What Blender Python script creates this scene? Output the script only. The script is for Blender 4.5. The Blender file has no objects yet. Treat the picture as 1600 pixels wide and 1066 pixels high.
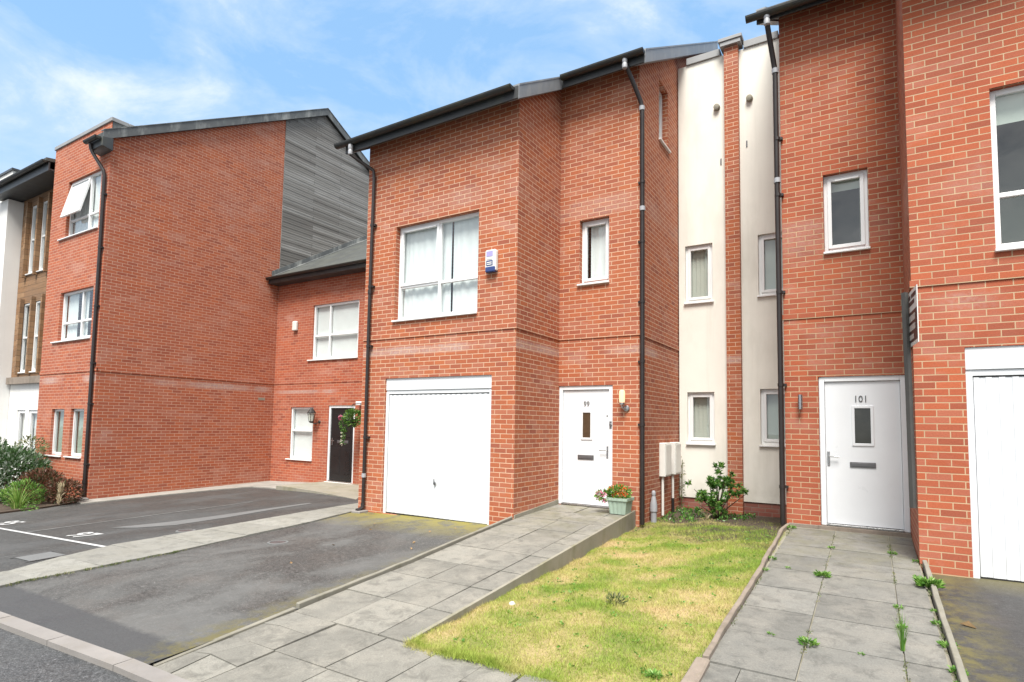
import bpy, bmesh, math, random
import numpy as np
from mathutils import Vector, Matrix
random.seed(7); np.random.seed(7)
C = bpy.context.scene.collection
sc = bpy.context.scene
R_ = math.radians

# ------------------------------------------------------------------ tagging
ROOT = {}
def root_loc(o):
    while o is not None:
        if o.name in ROOT: return ROOT[o.name]
        o = o.parent
    return Vector((0, 0, 0))
def tag(o, label=None, cat=None, group=None, kind=None):
    if label: o['label'] = label
    if cat: o['category'] = cat
    if group: o['group'] = group
    if kind: o['kind'] = kind
    return o
def thing(name, label, cat, loc=(0, 0, 0), group=None):
    o = bpy.data.objects.new(name, None); C.objects.link(o)
    o.location = loc; o.empty_display_size = .1
    ROOT[o.name] = Vector(loc)
    return tag(o, label, cat, group)

# ------------------------------------------------------------------ mesh builder
class MB:
    def __init__(s): s.v = []; s.f = []; s.t = []; s.tint = 0.5
    def face(s, pts):
        n = len(s.v); s.v += [tuple(p) for p in pts]; s.f.append(tuple(range(n, n + len(pts)))); s.t.append(s.tint)
    def raw(s, vs, fs):
        n = len(s.v); s.v += [tuple(p) for p in vs]
        for f in fs: s.f.append(tuple(i + n for i in f)); s.t.append(s.tint)
    def box(s, x0, x1, y0, y1, z0, z1):
        v = [(x, y, z) for z in (z0, z1) for y in (y0, y1) for x in (x0, x1)]
        s.raw(v, [(0, 2, 3, 1), (4, 5, 7, 6), (0, 1, 5, 4), (2, 6, 7, 3), (0, 4, 6, 2), (1, 3, 7, 5)])
    def tbox(s, T, u0, u1, d0, d1, z0, z1):
        v = [T(u, d, z) for z in (z0, z1) for d in (d0, d1) for u in (u0, u1)]
        s.raw(v, [(0, 2, 3, 1), (4, 5, 7, 6), (0, 1, 5, 4), (2, 6, 7, 3), (0, 4, 6, 2), (1, 3, 7, 5)])
    def prism(s, poly, axis, a, b):
        """poly of 2-D points extruded along an axis from a to b (poly in the other two axes, in order)"""
        def P(p, w):
            return {'x': (w, p[0], p[1]), 'y': (p[0], w, p[1]), 'z': (p[0], p[1], w)}[axis]
        n = len(poly)
        vs = [P(p, a) for p in poly] + [P(p, b) for p in poly]
        fs = [tuple(range(n))[::-1], tuple(range(n, 2 * n))] + [(i, (i + 1) % n, n + (i + 1) % n, n + i) for i in range(n)]
        s.raw(vs, fs)
    def tube(s, path, r, n=10, cap=True):
        P = [Vector(p) for p in path]; rs = r if isinstance(r, (list, tuple)) else [r] * len(P)
        rings = []; up = None
        for i, p in enumerate(P):
            d = (P[min(i + 1, len(P) - 1)] - P[max(i - 1, 0)]).normalized()
            if up is None:
                up = Vector((0, 0, 1)) if abs(d.z) < .9 else Vector((1, 0, 0))
            a = d.cross(up).normalized(); up = a.cross(d).normalized()
            rings.append([p + (a * math.cos(2 * math.pi * k / n) + up * math.sin(2 * math.pi * k / n)) * rs[i] for k in range(n)])
        vs = [q for rg in rings for q in rg]; fs = []
        for i in range(len(P) - 1):
            for k in range(n):
                fs.append((i * n + k, i * n + (k + 1) % n, (i + 1) * n + (k + 1) % n, (i + 1) * n + k))
        if cap: fs.append(tuple(range(n))[::-1]); fs.append(tuple(range((len(P) - 1) * n, len(P) * n)))
        s.raw(vs, fs)
    def lathe(s, c, prof, n=16, axis='z'):
        vs = []; fs = []
        for (r, h) in prof:
            for k in range(n):
                a = 2 * math.pi * k / n; x, y = r * math.cos(a), r * math.sin(a)
                vs.append((c[0] + x, c[1] + y, c[2] + h) if axis == 'z' else (c[0] + x, c[1] + h, c[2] + y) if axis == 'y' else (c[0] + h, c[1] + x, c[2] + y))
        m = len(prof)
        for i in range(m - 1):
            for k in range(n): fs.append((i * n + k, i * n + (k + 1) % n, (i + 1) * n + (k + 1) % n, (i + 1) * n + k))
        fs.append(tuple(range(n))[::-1]); fs.append(tuple(range((m - 1) * n, m * n)))
        s.raw(vs, fs)
    def leaf(s, p, d, w, l, bend=.25):
        """a four-vertex leaf with a crease, from p along d"""
        d = Vector(d).normalized(); a = d.cross(Vector((random.gauss(0, 1), random.gauss(0, 1), random.gauss(0, 1)))).normalized()
        nrm = a.cross(d); p = Vector(p); m = p + d * l * .5 + nrm * l * bend * .3
        n = len(s.v)
        s.v += [tuple(p), tuple(m + a * w * .5), tuple(p + d * l - nrm * l * bend * .3), tuple(m - a * w * .5)]
        t = random.random(); s.f += [(n, n + 1, n + 2), (n, n + 2, n + 3)]; s.t += [t, t]
    def build(s, name, m, parent=None, bevel=0, smooth=False, seg=1):
        me = bpy.data.meshes.new(name)
        o0 = root_loc(parent) if parent is not None else Vector((0, 0, 0))
        vw = np.array(s.v, dtype=float).reshape(-1, 3)
        me.from_pydata((vw - np.array(o0)).tolist(), [], s.f)
        # UV in metres by the facing of each face, from world coordinates
        uv = me.uv_layers.new(name='UVMap')
        loops = np.zeros(len(me.loops), dtype=np.int32); me.loops.foreach_get('vertex_index', loops)
        nrm = np.zeros(len(me.polygons) * 3); me.polygons.foreach_get('normal', nrm); nrm = np.abs(nrm.reshape(-1, 3))
        tot = np.zeros(len(me.polygons), dtype=np.int32); me.polygons.foreach_get('loop_total', tot)
        ax = np.repeat(np.argmax(nrm - np.array([0, 0, .02]), axis=1), tot)
        lv = vw[loops]
        U = np.where(ax == 0, lv[:, 1], lv[:, 0]); V = np.where(ax == 2, lv[:, 1], lv[:, 2])
        uv.data.foreach_set('uv', np.stack([U, V], 1).ravel().astype(np.float32))
        at = me.attributes.new('tint', 'FLOAT', 'FACE'); at.data.foreach_set('value', np.array(s.t, dtype=np.float32))
        if bevel:
            bm = bmesh.new(); bm.from_mesh(me)
            bmesh.ops.remove_doubles(bm, verts=bm.verts, dist=1e-5)
            es = [e for e in bm.edges if len(e.link_faces) == 2 and e.calc_face_angle(0) > .5]
            bmesh.ops.bevel(bm, geom=es, offset=bevel, segments=seg, affect='EDGES', profile=.5, clamp_overlap=True)
            bm.to_mesh(me); bm.free()
        if smooth:
            me.shade_smooth(); me.set_sharp_from_angle(angle=R_(35))
        if m: me.materials.append(m)
        o = bpy.data.objects.new(name, me); C.objects.link(o)
        if parent is not None: o.parent = parent
        return o
def TY(c): return lambda u, d, z: (u, c + d, z)          # facade facing -y
def TX(c): return lambda u, d, z: (c - d, u, z)          # wall facing +x
def struct(mb, name, m, **k): return tag(mb.build(name, m, **k), kind='structure')

def wall(mb, T, u0, u1, z0, ztop, holes=(), rev=.12, extra=()):
    zt = ztop if callable(ztop) else (lambda u: ztop)
    us = sorted(set([u0, u1] + [h[0] for h in holes] + [h[1] for h in holes] + list(extra)))
    zs = sorted(set([z0] + [h[2] for h in holes] + [h[3] for h in holes]))
    for a, b in zip(us[:-1], us[1:]):
        for i, za in enumerate(zs if any(h[0] < (a + b) / 2 < h[1] for h in holes) else zs[:1]):
            cu = (a + b) / 2
            zb = zs[i + 1] if i + 1 < len(zs) and any(h[0] < cu < h[1] for h in holes) else None
            cz = (za + zb) / 2 if zb else za + .01
            if any(h[0] < cu < h[1] and h[2] < cz < h[3] for h in holes): continue
            if zb is None: mb.face([T(a, 0, za), T(b, 0, za), T(b, 0, zt(b)), T(a, 0, zt(a))])
            else: mb.face([T(a, 0, za), T(b, 0, za), T(b, 0, zb), T(a, 0, zb)])
    for h in holes:
        a, b, c, d = h[:4]; r = h[4] if len(h) > 4 else rev
        mb.face([T(a, 0, c), T(a, 0, d), T(a, r, d), T(a, r, c)]); mb.face([T(b, 0, c), T(b, 0, d), T(b, r, d), T(b, r, c)])
        mb.face([T(a, 0, d), T(b, 0, d), T(b, r, d), T(a, r, d)]); mb.face([T(a, 0, c), T(b, 0, c), T(b, r, c), T(a, r, c)])

# ------------------------------------------------------------------ materials
class NT:
    def __init__(s, name):
        s.m = bpy.data.materials.new(name); s.m.use_nodes = True; s.t = s.m.node_tree; s.n = s.t.nodes; s.l = s.t.links
        s.b = s.n['Principled BSDF']; s.out = s.n['Material Output']
    def add(s, typ, **k):
        nd = s.n.new(typ)
        for a, v in k.items():
            if a.startswith('i_'):
                nd.inputs[a[2:].replace('_', ' ')].default_value = v
            else: setattr(nd, a, v)
        return nd
    def link(s, a, b): s.l.new(a, b)
    def uv(s, scale=(1, 1, 1), loc=(0, 0, 0)):
        t = s.add('ShaderNodeUVMap'); m = s.add('ShaderNodeMapping'); m.inputs['Scale'].default_value = scale; m.inputs['Location'].default_value = loc
        s.link(t.outputs[0], m.inputs[0]); return m.outputs[0]
    def pos(s, scale=(1, 1, 1), loc=(0, 0, 0)):
        t = s.add('ShaderNodeNewGeometry'); m = s.add('ShaderNodeMapping'); m.inputs['Scale'].default_value = scale; m.inputs['Location'].default_value = loc
        s.link(t.outputs['Position'], m.inputs[0]); return m.outputs[0]
    def noise(s, vec, scale, detail=3, rough=.55, dist=0):
        nd = s.add('ShaderNodeTexNoise'); nd.inputs['Scale'].default_value = scale; nd.inputs['Detail'].default_value = detail
        nd.inputs['Roughness'].default_value = rough; nd.inputs['Distortion'].default_value = dist
        s.link(vec, nd.inputs['Vector']); return nd.outputs['Fac']
    def ramp(s, fac, stops):
        nd = s.add('ShaderNodeValToRGB'); e = nd.color_ramp.elements
        while len(e) < len(stops): e.new(.5)
        for el, (p, c) in zip(e, stops):
            el.position = p; el.color = (c, c, c, 1) if isinstance(c, (int, float)) else (*c, 1)
        s.link(fac, nd.inputs[0]); return nd.outputs[0]
    def mix(s, fac, a, b, mode='MIX'):
        nd = s.add('ShaderNodeMix', data_type='RGBA', blend_type=mode)
        for sock, v in ((nd.inputs['Factor'], fac), (nd.inputs['A'], a), (nd.inputs['B'], b)):
            if hasattr(v, 'is_output'): s.link(v, sock)
            elif isinstance(v, tuple): sock.default_value = (*v, 1)
            else: sock.default_value = v
        return nd.outputs['Result']
    def math(s, op, a, b=0.0):
        nd = s.add('ShaderNodeMath', operation=op)
        for i, v in ((0, a), (1, b)):
            if hasattr(v, 'is_output'): s.link(v, nd.inputs[i])
            else: nd.inputs[i].default_value = v
        return nd.outputs[0]
    def bump(s, h, strength, dist=.01):
        nd = s.add('ShaderNodeBump'); nd.inputs['Strength'].default_value = strength; nd.inputs['Distance'].default_value = dist
        s.link(h, nd.inputs['Height']); s.link(nd.outputs[0], s.b.inputs['Normal'])
    def col(s, c): 
        if hasattr(c, 'is_output'): s.link(c, s.b.inputs['Base Color'])
        else: s.b.inputs['Base Color'].default_value = (*c, 1)
    def rough(s, r):
        if hasattr(r, 'is_output'): s.link(r, s.b.inputs['Roughness'])
        else: s.b.inputs['Roughness'].default_value = r

def brick(name, c1, c2, c3, mortar, bloom=.35, bandz=None, seed=0., msz=.0055):
    t = NT(name); v = t.uv()
    bt = t.add('ShaderNodeTexBrick'); t.link(v, bt.inputs['Vector'])
    bt.offset = .5; bt.inputs['Scale'].default_value = 1; bt.inputs['Brick Width'].default_value = .225; bt.inputs['Row Height'].default_value = .075
    bt.inputs['Mortar Size'].default_value = msz; bt.inputs['Mortar Smooth'].default_value = .15; bt.inputs['Bias'].default_value = 0
    bt.inputs['Color1'].default_value = (1, 1, 1, 1); bt.inputs['Color2'].default_value = (0, 0, 0, 1); bt.inputs['Mortar'].default_value = (.5, .5, .5, 1)
    rnd = bt.outputs['Color']; fac = bt.outputs['Fac']
    pk = tuple(a * .72 + b * .28 for a, b in zip(c1, (.42, .22, .17))); base = t.ramp(rnd, [(0, tuple(q * .93 for q in c3)), (.14, tuple(a * .6 + b * .4 for a, b in zip(c3, c1))), (.30, c1), (.48, pk), (.60, c1), (1, c2)])
    big = t.noise(t.uv(loc=(seed, seed * 1.7, 0)), .8, 4, .6)
    base = t.mix(t.ramp(big, [(.40, 0.0), (.68, .5)]), base, c3); base = t.mix(t.ramp(t.noise(t.uv((.4, 1, 1), (seed, 9, 0)), .55, 4, .6), [(.45, 0.0), (.7, .35)]), base, pk)
    fine = t.noise(v, 60, 4, .7)
    base = t.mix(1.0, base, t.ramp(fine, [(.25, .82), (.75, 1.12)]), 'MULTIPLY')
    # salts that bloom on the brick faces
    n1 = t.noise(t.uv((1, 2.2, 1), (seed * 3, seed, 0)), .9, 5, .65, .4)
    n2 = t.noise(v, 22, 3, .7)
    bl = t.math('MULTIPLY', t.ramp(n1, [(.52, 0.0), (.72, 1.0)]), t.ramp(n2, [(.3, .45), (.7, 1.0)]))
    bl = t.math('MULTIPLY', t.math('MULTIPLY', bl, bloom * 1.1), t.ramp(rnd, [(.15, .15), (.8, 1.0)]))
    if bandz:
        sx = t.add('ShaderNodeSeparateXYZ'); t.link(v, sx.inputs[0])
        for (bz, w, amt) in bandz:
            d = t.math('ABSOLUTE', t.math('SUBTRACT', sx.outputs[1], bz))
            m = t.ramp(t.math('DIVIDE', d, w), [(.55, 1.0), (1.0, 0.0)])
            br = t.ramp(t.noise(t.uv((.55, .2, 1), (seed, 3, 0)), 1.6, 3, .6), [(.42, 0.0), (.6, 1.0)])
            bl = t.math('MAXIMUM', bl, t.math('MULTIPLY', t.math('MULTIPLY', m, br), t.math('MULTIPLY', t.ramp(n2, [(.3, .3), (.65, 1.0)]), amt)))
    base = t.mix(bl, base, (.42, .33, .30))
    mort = t.mix(t.ramp(t.noise(v, 3, 3), [(.3, 0.0), (.7, 1.0)]), mortar, tuple(c * .78 for c in mortar))
    t.col(t.mix(fac, base, mort)); t.rough(.9)
    h = t.math('SUBTRACT', t.math('MULTIPLY', fine, .25), fac)
    t.bump(h, .55, .006); return t.m

def plain(name, c, rough=.5, var=.08, scale=6, bump=0, metal=0, spec=None, dirt=None):
    t = NT(name); p = t.pos()
    n = t.noise(p, scale, 4, .6)
    k = t.ramp(n, [(.3, 1 - var), (.7, 1 + var * .6)])
    c_ = t.mix(1.0, c, k, 'MULTIPLY')
    if dirt:
        n2 = t.noise(t.pos((1, 1, .35), (5, 2, 9)), dirt[1], 5, .65)
        c_ = t.mix(t.ramp(n2, [(.5, 0.0), (.75, dirt[2])]), c_, dirt[0])
    t.col(c_); t.rough(t.ramp(n, [(.3, max(0, rough - .06)), (.7, min(1, rough + .06))])); t.b.inputs['Metallic'].default_value = metal
    if spec is not None: t.b.inputs['Specular IOR Level'].default_value = spec
    if bump: t.bump(t.noise(p, scale * 14, 3, .7), bump, .004)
    return t.m

def streaked(m, amt, c, zref):
    t = NT('tmp'); bpy.data.materials.remove(t.m)
    t = NT.__new__(NT); t.m = m; t.t = m.node_tree; t.n = t.t.nodes; t.l = t.t.links; t.b = t.n['Principled BSDF']; t.out = t.n['Material Output']
    src = t.b.inputs['Base Color'].links[0].from_socket
    n = t.noise(t.pos((5.5, 5.5, .22)), 1.6, 5, .7); lo = t.noise(t.pos((1, 1, 1), (2, 7, 1)), 2.2, 5, .7)
    sx = t.add('ShaderNodeSeparateXYZ'); t.link(t.pos(), sx.inputs[0])
    foot = t.math('MULTIPLY', t.ramp(t.math('SUBTRACT', sx.outputs[2], zref), [(0, 1.0), (.5, 0.0)]), t.ramp(lo, [(.35, 0.0), (.65, .8)]))
    k = t.math('MAXIMUM', t.math('MULTIPLY', t.ramp(n, [(.50, 0.0), (.72, 1.0)]), amt), t.math('MULTIPLY', foot, .6))
    t.link(t.mix(k, src, c), t.b.inputs['Base Color'])
def leafmat(name, ca, cb, cc=None, rough=.5):
    t = NT(name); a = t.add('ShaderNodeAttribute', attribute_name='tint')
    st = [(0, ca), (1, cb)] if cc is None else [(0, ca), (.6, cb), (1, cc)]
    t.col(t.ramp(a.outputs['Fac'], st)); t.rough(rough)
    t.b.inputs['Subsurface Weight'].default_value = 0
    tr = t.add('ShaderNodeBsdfTranslucent'); t.link(t.ramp(a.outputs['Fac'], st), tr.inputs[0])
    ms = t.add('ShaderNodeMixShader'); ms.inputs[0].default_value = .25
    t.link(t.b.outputs[0], ms.inputs[1]); t.link(tr.outputs[0], ms.inputs[2]); t.link(ms.outputs[0], t.out.inputs[0]); return t.m

def glassmat(name, tint=(.96, .98, .975), refl=1.0):
    t = NT(name)
    tr = t.add('ShaderNodeBsdfTransparent'); tr.inputs[0].default_value = (*tint, 1)
    gl = t.add('ShaderNodeBsdfGlossy'); gl.inputs['Roughness'].default_value = .015
    fr = t.add('ShaderNodeLayerWeight'); fr.inputs[0].default_value = .5
    f = t.math('MINIMUM', t.math('ADD', t.math('MULTIPLY', t.math('POWER', fr.outputs['Facing'], 4.0), .9), .115 * refl), 1.0)
    w = t.noise(t.pos((1, 1, 1)), 1.3, 2); 
    bp = t.add('ShaderNodeBump'); bp.inputs['Strength'].default_value = .10; bp.inputs['Distance'].default_value = .05
    t.link(w, bp.inputs['Height']); t.link(bp.outputs[0], gl.inputs['Normal'])
    ms = t.add('ShaderNodeMixShader'); t.link(f, ms.inputs[0]); t.link(tr.outputs[0], ms.inputs[1]); t.link(gl.outputs[0], ms.inputs[2])
    t.link(ms.outputs[0], t.out.inputs[0]); return t.m

M = {}
M['brick_mid'] = brick('brick_mid', (.355, .096, .036), (.41, .120, .045), (.285, .080, .044), (.62, .42, .285), .5, [(2.83, .09, .8), (5.35, .22, .35)], 2.3)
M['brick_right'] = brick('brick_right', (.35, .080, .031), (.405, .100, .038), (.275, .066, .032), (.48, .34, .21), .38, [(2.95, .12, .35), (4.3, .35, .35)], 7.1)
M['brick_left'] = brick('brick_left', (.36, .088, .035), (.42, .112, .045), (.29, .074, .040), (.56, .35, .245), .42, [(2.50, .10, .9)], 4.7)
M['brick_infill'] = brick('brick_infill', (.35, .080, .034), (.405, .105, .046), (.27, .066, .036), (.50, .29, .19), .4, [(2.42, .06, .8)], 9.2)
M['brick_plinth'] = brick('brick_plinth', (.22, .065, .045), (.28, .08, .05), (.16, .06, .045), (.25, .18, .14), .3, None, 1.2)
M['render'] = plain('cream_render', (.74, .725, .66), .9, .05, 1.2, .25, dirt=((.36, .35, .28), 1.1, .35))
M['white_render'] = plain('white_render', (.76, .76, .74), .9, .05, 1.2, .25, dirt=((.5, .48, .42), .8, .3))
streaked(M['render'], .09, (.33, .32, .25), .22); streaked(M['white_render'], .12, (.4, .38, .32), -.6)
M['upvc'] = plain('white_upvc', (.74, .75, .75), .35, .03, 3)
M['white_paint'] = plain('white_gloss_paint', (.70, .72, .74), .32, .03, 3, dirt=((.58, .59, .58), 1.5, .25))
M['garage'] = plain('white_garage_steel', (.68, .70, .72), .38, .03, 2, dirt=((.6, .6, .56), 1.2, .2))
streaked(M['garage'], .05, (.42, .42, .37), .0)
M['black_door'] = plain('black_door_paint', (.012, .013, .014), .3, .1, 3)
M['pipe'] = plain('dark_brown_plastic', (.022, .017, .016), .38, .15, 4)
M['pipe_grey'] = plain('galvanised_collar', (.34, .35, .37), .4, .1, 8)
M['eaves'] = plain('dark_grey_eaves', (.040, .043, .046), .45, .2, 5, dirt=((.075, .078, .05), 2.5, .5))
M['gutter'] = plain('mossy_black_gutter', (.022, .022, .020), .5, .2, 6, dirt=((.05, .045, .018), 3, .7))
M['soffit'] = plain('black_soffit', (.02, .02, .02), .6, .1, 4)
M['verge'] = plain('grey_metal_verge', (.21, .225, .24), .45, .15, 5, dirt=((.36, .36, .34), 4, .6))
M['lead'] = plain('weathered_lead', (.105, .112, .112), .6, .25, 3, dirt=((.36, .37, .35), 2.6, .9))
M['coping'] = plain('grey_coping', (.27, .275, .275), .55, .1, 3)
M['plastic_white'] = plain('white_plastic', (.66, .66, .62), .4, .04, 5)
M['chrome'] = plain('brushed_steel', (.45, .45, .45), .3, .1, 20, metal=1)
M['dark_metal'] = plain('dark_steel', (.16, .16, .165), .4, .1, 20, metal=.6)
M['number'] = plain('dark_number', (.09, .09, .09), .4, .1, 20)
M['number_pale'] = plain('silver_number', (.20, .20, .20), .35, .1, 20)
M['iron'] = plain('black_iron', (.015, .014, .013), .5, .1, 10)
M['glass'] = glassmat('window_glass')
M['glass_dark'] = glassmat('dark_glass', (.82, .88, .85), 1.25)
M['milky'] = plain('painted_sky_reflection', (.70, .72, .73), .15, .05, 2)  # reflected sky put into the open sash pane as opaque white
M['curtain'] = plain('white_net_curtain', (.70, .745, .74), .9, .06, 2)
M['blind'] = plain('pale_blind', (.66, .68, .65), .85, .05, 2)
M['blind_dark'] = plain('grey_green_blind', (.48, .51, .45), .85, .05, 2)
M['dark_room'] = plain('dark_interior', (.10, .108, .095), .9, .2, 1)
M['brown_glass'] = plain('bronze_vision_panel', (.075, .05, .03), .12, .3, 5)
M['grey_glass'] = plain('smoked_vision_panel', (.05, .052, .045), .1, .3, 4)
M['pot'] = plain('pale_green_plastic', (.30, .385, .315), .45, .06, 8)
M['soil'] = plain('garden_soil', (.060, .040, .026), .95, .35, 9, .9)
M['bark'] = plain('shrub_bark', (.10, .07, .045), .9, .2, 20)
M['timber_edge'] = plain('weathered_timber', (.23, .19, .155), .85, .2, 7, .5, dirt=((.10, .085, .06), 5, .7))
M['conc'] = plain('mossy_concrete', (.25, .235, .19), .9, .14, 3, .6, dirt=((.14, .135, .06), 2.4, .8))
M['conc_edge'] = plain('pale_concrete_edging', (.21, .20, .165), .9, .15, 3, .6, dirt=((.12, .115, .075), 4, .7))
M['conc_band'] = plain('concrete_apron', (.26, .25, .225), .9, .2, 3, .6, dirt=((.38, .37, .34), 2, .5))
M['kerb'] = plain('pinkish_kerb_stone', (.22, .206, .194), .85, .12, 3, .5, dirt=((.17, .15, .12), 3, .5))
M['marking'] = plain('worn_white_paint', (.44, .45, .45), .7, .12, 8, dirt=((.3, .3, .3), 9, .5))
M['faint'] = plain('faded_white_paint', (.21, .215, .21), .8, .3, 6, dirt=((.07, .07, .07), 7, .8))
M['stone'] = plain('white_pebble', (.6, .6, .57), .8, .1, 10)
M['litter'] = plain('dry_leaf', (.30, .20, .10), .9, .3, 20)
M['lamp_glass'] = plain('frosted_lamp_glass', (.46, .33, .20), .3, .02, 5)
lg = M['lamp_glass'].node_tree.nodes['Principled BSDF']; lg.inputs['Emission Color'].default_value = (1, .72, .42, 1); lg.inputs['Emission Strength'].default_value = .45
M['blue'] = plain('blue_lens', (.025, .05, .17), .25, .1, 5)
M['lilac'] = plain('lilac_label', (.33, .30, .55), .5, .05, 5)
M['sign_white'] = plain('sign_white', (.66, .66, .64), .5, .05, 5)
M['sign_maroon'] = plain('sign_maroon', (.055, .02, .022), .5, .1, 5)
M['sign_grey'] = plain('sign_grey', (.42, .40, .38), .5, .05, 5)
M['post'] = plain('dark_grey_post', (.065, .065, .062), .6, .12, 6)
M['grey_cap'] = plain('grey_service_cap', (.30, .31, .33), .5, .1, 8)

def slab_mat(name, c, wear, moss=0, seed=0):
    t = NT(name); a = t.add('ShaderNodeAttribute', attribute_name='tint'); p = t.pos(loc=(seed, seed, 0))
    base = t.mix(1.0, c, t.ramp(a.outputs['Fac'], [(0, .80), (1, 1.16)]), 'MULTIPLY')
    n = t.noise(p, 2.3, 5, .65); base = t.mix(t.ramp(n, [(.42, 0.0), (.68, .75)]), base, wear)
    sp = t.noise(p, 90, 2, .8); base = t.mix(1.0, base, t.ramp(sp, [(.3, .80), (.7, 1.16)]), 'MULTIPLY')
    di = t.noise(t.pos((1, 1, 1), (seed + 3, 1, 0)), 6, 6, .75, .6); base = t.mix(t.ramp(di, [(.48, 0.0), (.66, .75)]), base, tuple(q * .52 for q in c))
    li = t.noise(p, 26, 3, .8); base = t.mix(t.ramp(li, [(.66, 0.0), (.74, .55)]), base, (.36, .36, .32))
    if moss:
        sx = t.add('ShaderNodeSeparateXYZ'); t.link(t.pos(), sx.inputs[0])
        g = t.ramp(t.math('ADD', t.math('MULTIPLY', sx.outputs[1], .25), .55), [(0.2, 0.0), (1, 1.0)])
        base = t.mix(t.math('MULTIPLY', t.math('MULTIPLY', g, t.ramp(t.noise(p, 3.1, 4, .7), [(.4, 0.0), (.65, 1.0)])), moss), base, (.13, .125, .062))
    t.col(base); t.rough(.85); t.bump(sp, .25, .003); return t.m
M['slab'] = slab_mat('grey_paving_slab', (.196, .190, .166), (.26, .246, .21), .85, 0)
M['slab_right'] = slab_mat('dark_paving_slab', (.160, .159, .145), (.212, .203, .178), .75, 4)
M['slab_strip'] = slab_mat('buff_paving_slab', (.25, .247, .222), (.20, .195, .165), .3, 8)

def asphalt(name, c, dry, dryamt, moss=None, seed=0, speck=.5, patch=None):
    t = NT(name); p = t.pos(loc=(seed, seed * 2, 0))
    sp = t.math('ADD', t.math('MULTIPLY', t.noise(t.pos(), 150, 2, .9), .5), t.math('MULTIPLY', t.noise(t.pos(), 62, 3, .9), .5))
    sg_ = t.noise(t.pos(loc=(3, 1, 0)), 27, 4, .85)
    base = t.mix(1.0, c, t.ramp(sp, [(.34, 1 - speck), (.5, .95), (.64, 1 + speck * 2.2)]), 'MULTIPLY')
    base = t.mix(1.0, base, t.ramp(sg_, [(.33, 1 - speck * .75), (.5, .96), (.58, 1.05), (.70, 1 + speck * 1.7)]), 'MULTIPLY')
    n = t.noise(t.pos((1, .55, 1), (seed, seed, 0)), .9, 5, .6, .5)
    base = t.mix(t.math('MULTIPLY', t.ramp(n, [(.47, 0.0), (.62, 1.0)]), dryamt), base, dry)
    n3 = t.noise(p, 4, 4, .7); base = t.mix(1.0, base, t.ramp(n3, [(.3, .85), (.7, 1.1)]), 'MULTIPLY')
    tan = t.noise(p, 1.7, 4, .6); base = t.mix(t.ramp(tan, [(.5, 0.0), (.8, .28)]), base, (.12, .10, .085))
    sx = t.add('ShaderNodeSeparateXYZ'); t.link(t.pos(), sx.inputs[0])
    if patch:   # newer, darker tarmac laid along the kerb
        e = t.math('ADD', sx.outputs[1], t.math('MULTIPLY', t.math('ADD', n3, sg_), .09))
        base = t.mix(t.ramp(t.math('SUBTRACT', t.math('MULTIPLY', e, -8), -patch * 8), [(0, 0.0), (.5, .9)]), base, t.mix(1.0, (.042, .043, .045), t.ramp(sp, [(.3, .6), (.72, 1.7)]), 'MULTIPLY'))
    if moss:
        g = t.ramp(t.math('ADD', t.math('MULTIPLY', sx.outputs[1], .55), moss[1]), [(0.05, 0.0), (.75, 1.0)])
        mo = t.math('MULTIPLY', g, t.ramp(t.noise(p, 3.4, 6, .75, .8), [(.36, 0.0), (.52, 1.0)]))
        base = t.mix(t.math('MULTIPLY', mo, moss[0]), base, (.19, .16, .022))
        if patch:     # moss gathers along the edging of the middle drive
            d = t.math('SUBTRACT', t.math('SUBTRACT', 3.29, t.math('MULTIPLY', sx.outputs[1], .085)), sx.outputs[0])
        else: d = t.math('SUBTRACT', sx.outputs[0], 8.43)
        ex = t.math('MULTIPLY', t.ramp(d, [(.04, 1.0), (.42, 0.0)]), t.ramp(t.noise(p, 7, 5, .75), [(.42, 0.0), (.6, .9)]))
        base = t.mix(ex, base, (.115, .10, .032))
    t.col(base); t.rough(t.ramp(n, [(.45, .62), (.6, .85)])); t.bump(sp, .5, .004); return t.m
M['drive'] = asphalt('worn_asphalt', (.056, .055, .052), (.112, .113, .110), .75, (1.0, .72), 3, .95, -5.02)
M['parking'] = asphalt('parking_asphalt', (.045, .046, .044), (.072, .074, .075), .5, None, 6, .75)
M['drive_right'] = asphalt('dark_asphalt', (.036, .036, .036), (.056, .056, .054), .4, (.65, .36), 11, .5)
M['road'] = asphalt('road_asphalt', (.056, .057, .058), (.075, .077, .079), .4, None, 15, .8)
M['pale_grey'] = plain('pale_grey_surface', (.135, .14, .14), .7, .08, 5)

def grassmat():
    t = NT('lawn_grass'); a = t.add('ShaderNodeAttribute', attribute_name='tint'); p = t.pos()
    n = t.noise(p, 1.15, 4, .6, .3); n2 = t.noise(p, 5, 3, .6)
    k = t.math('ADD', t.math('MULTIPLY', n, .75), t.math('MULTIPLY', n2, .25))
    pat = t.ramp(k, [(.37, (.20, .33, .035)), (.48, (.33, .41, .07)), (.56, (.47, .45, .15)), (.66, (.60, .48, .25))])
    c = t.mix(1.0, pat, t.ramp(a.outputs['Fac'], [(0, .74), (1, 1.22)]), 'MULTIPLY')
    t.col(c); t.rough(.7)
    tr = t.add('ShaderNodeBsdfTranslucent'); t.link(c, tr.inputs[0])
    ms = t.add('ShaderNodeMixShader'); ms.inputs[0].default_value = .35
    t.link(t.b.outputs[0], ms.inputs[1]); t.link(tr.outputs[0], ms.inputs[2]); t.link(ms.outputs[0], t.out.inputs[0]); return t.m
M['grass'] = grassmat()
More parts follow.
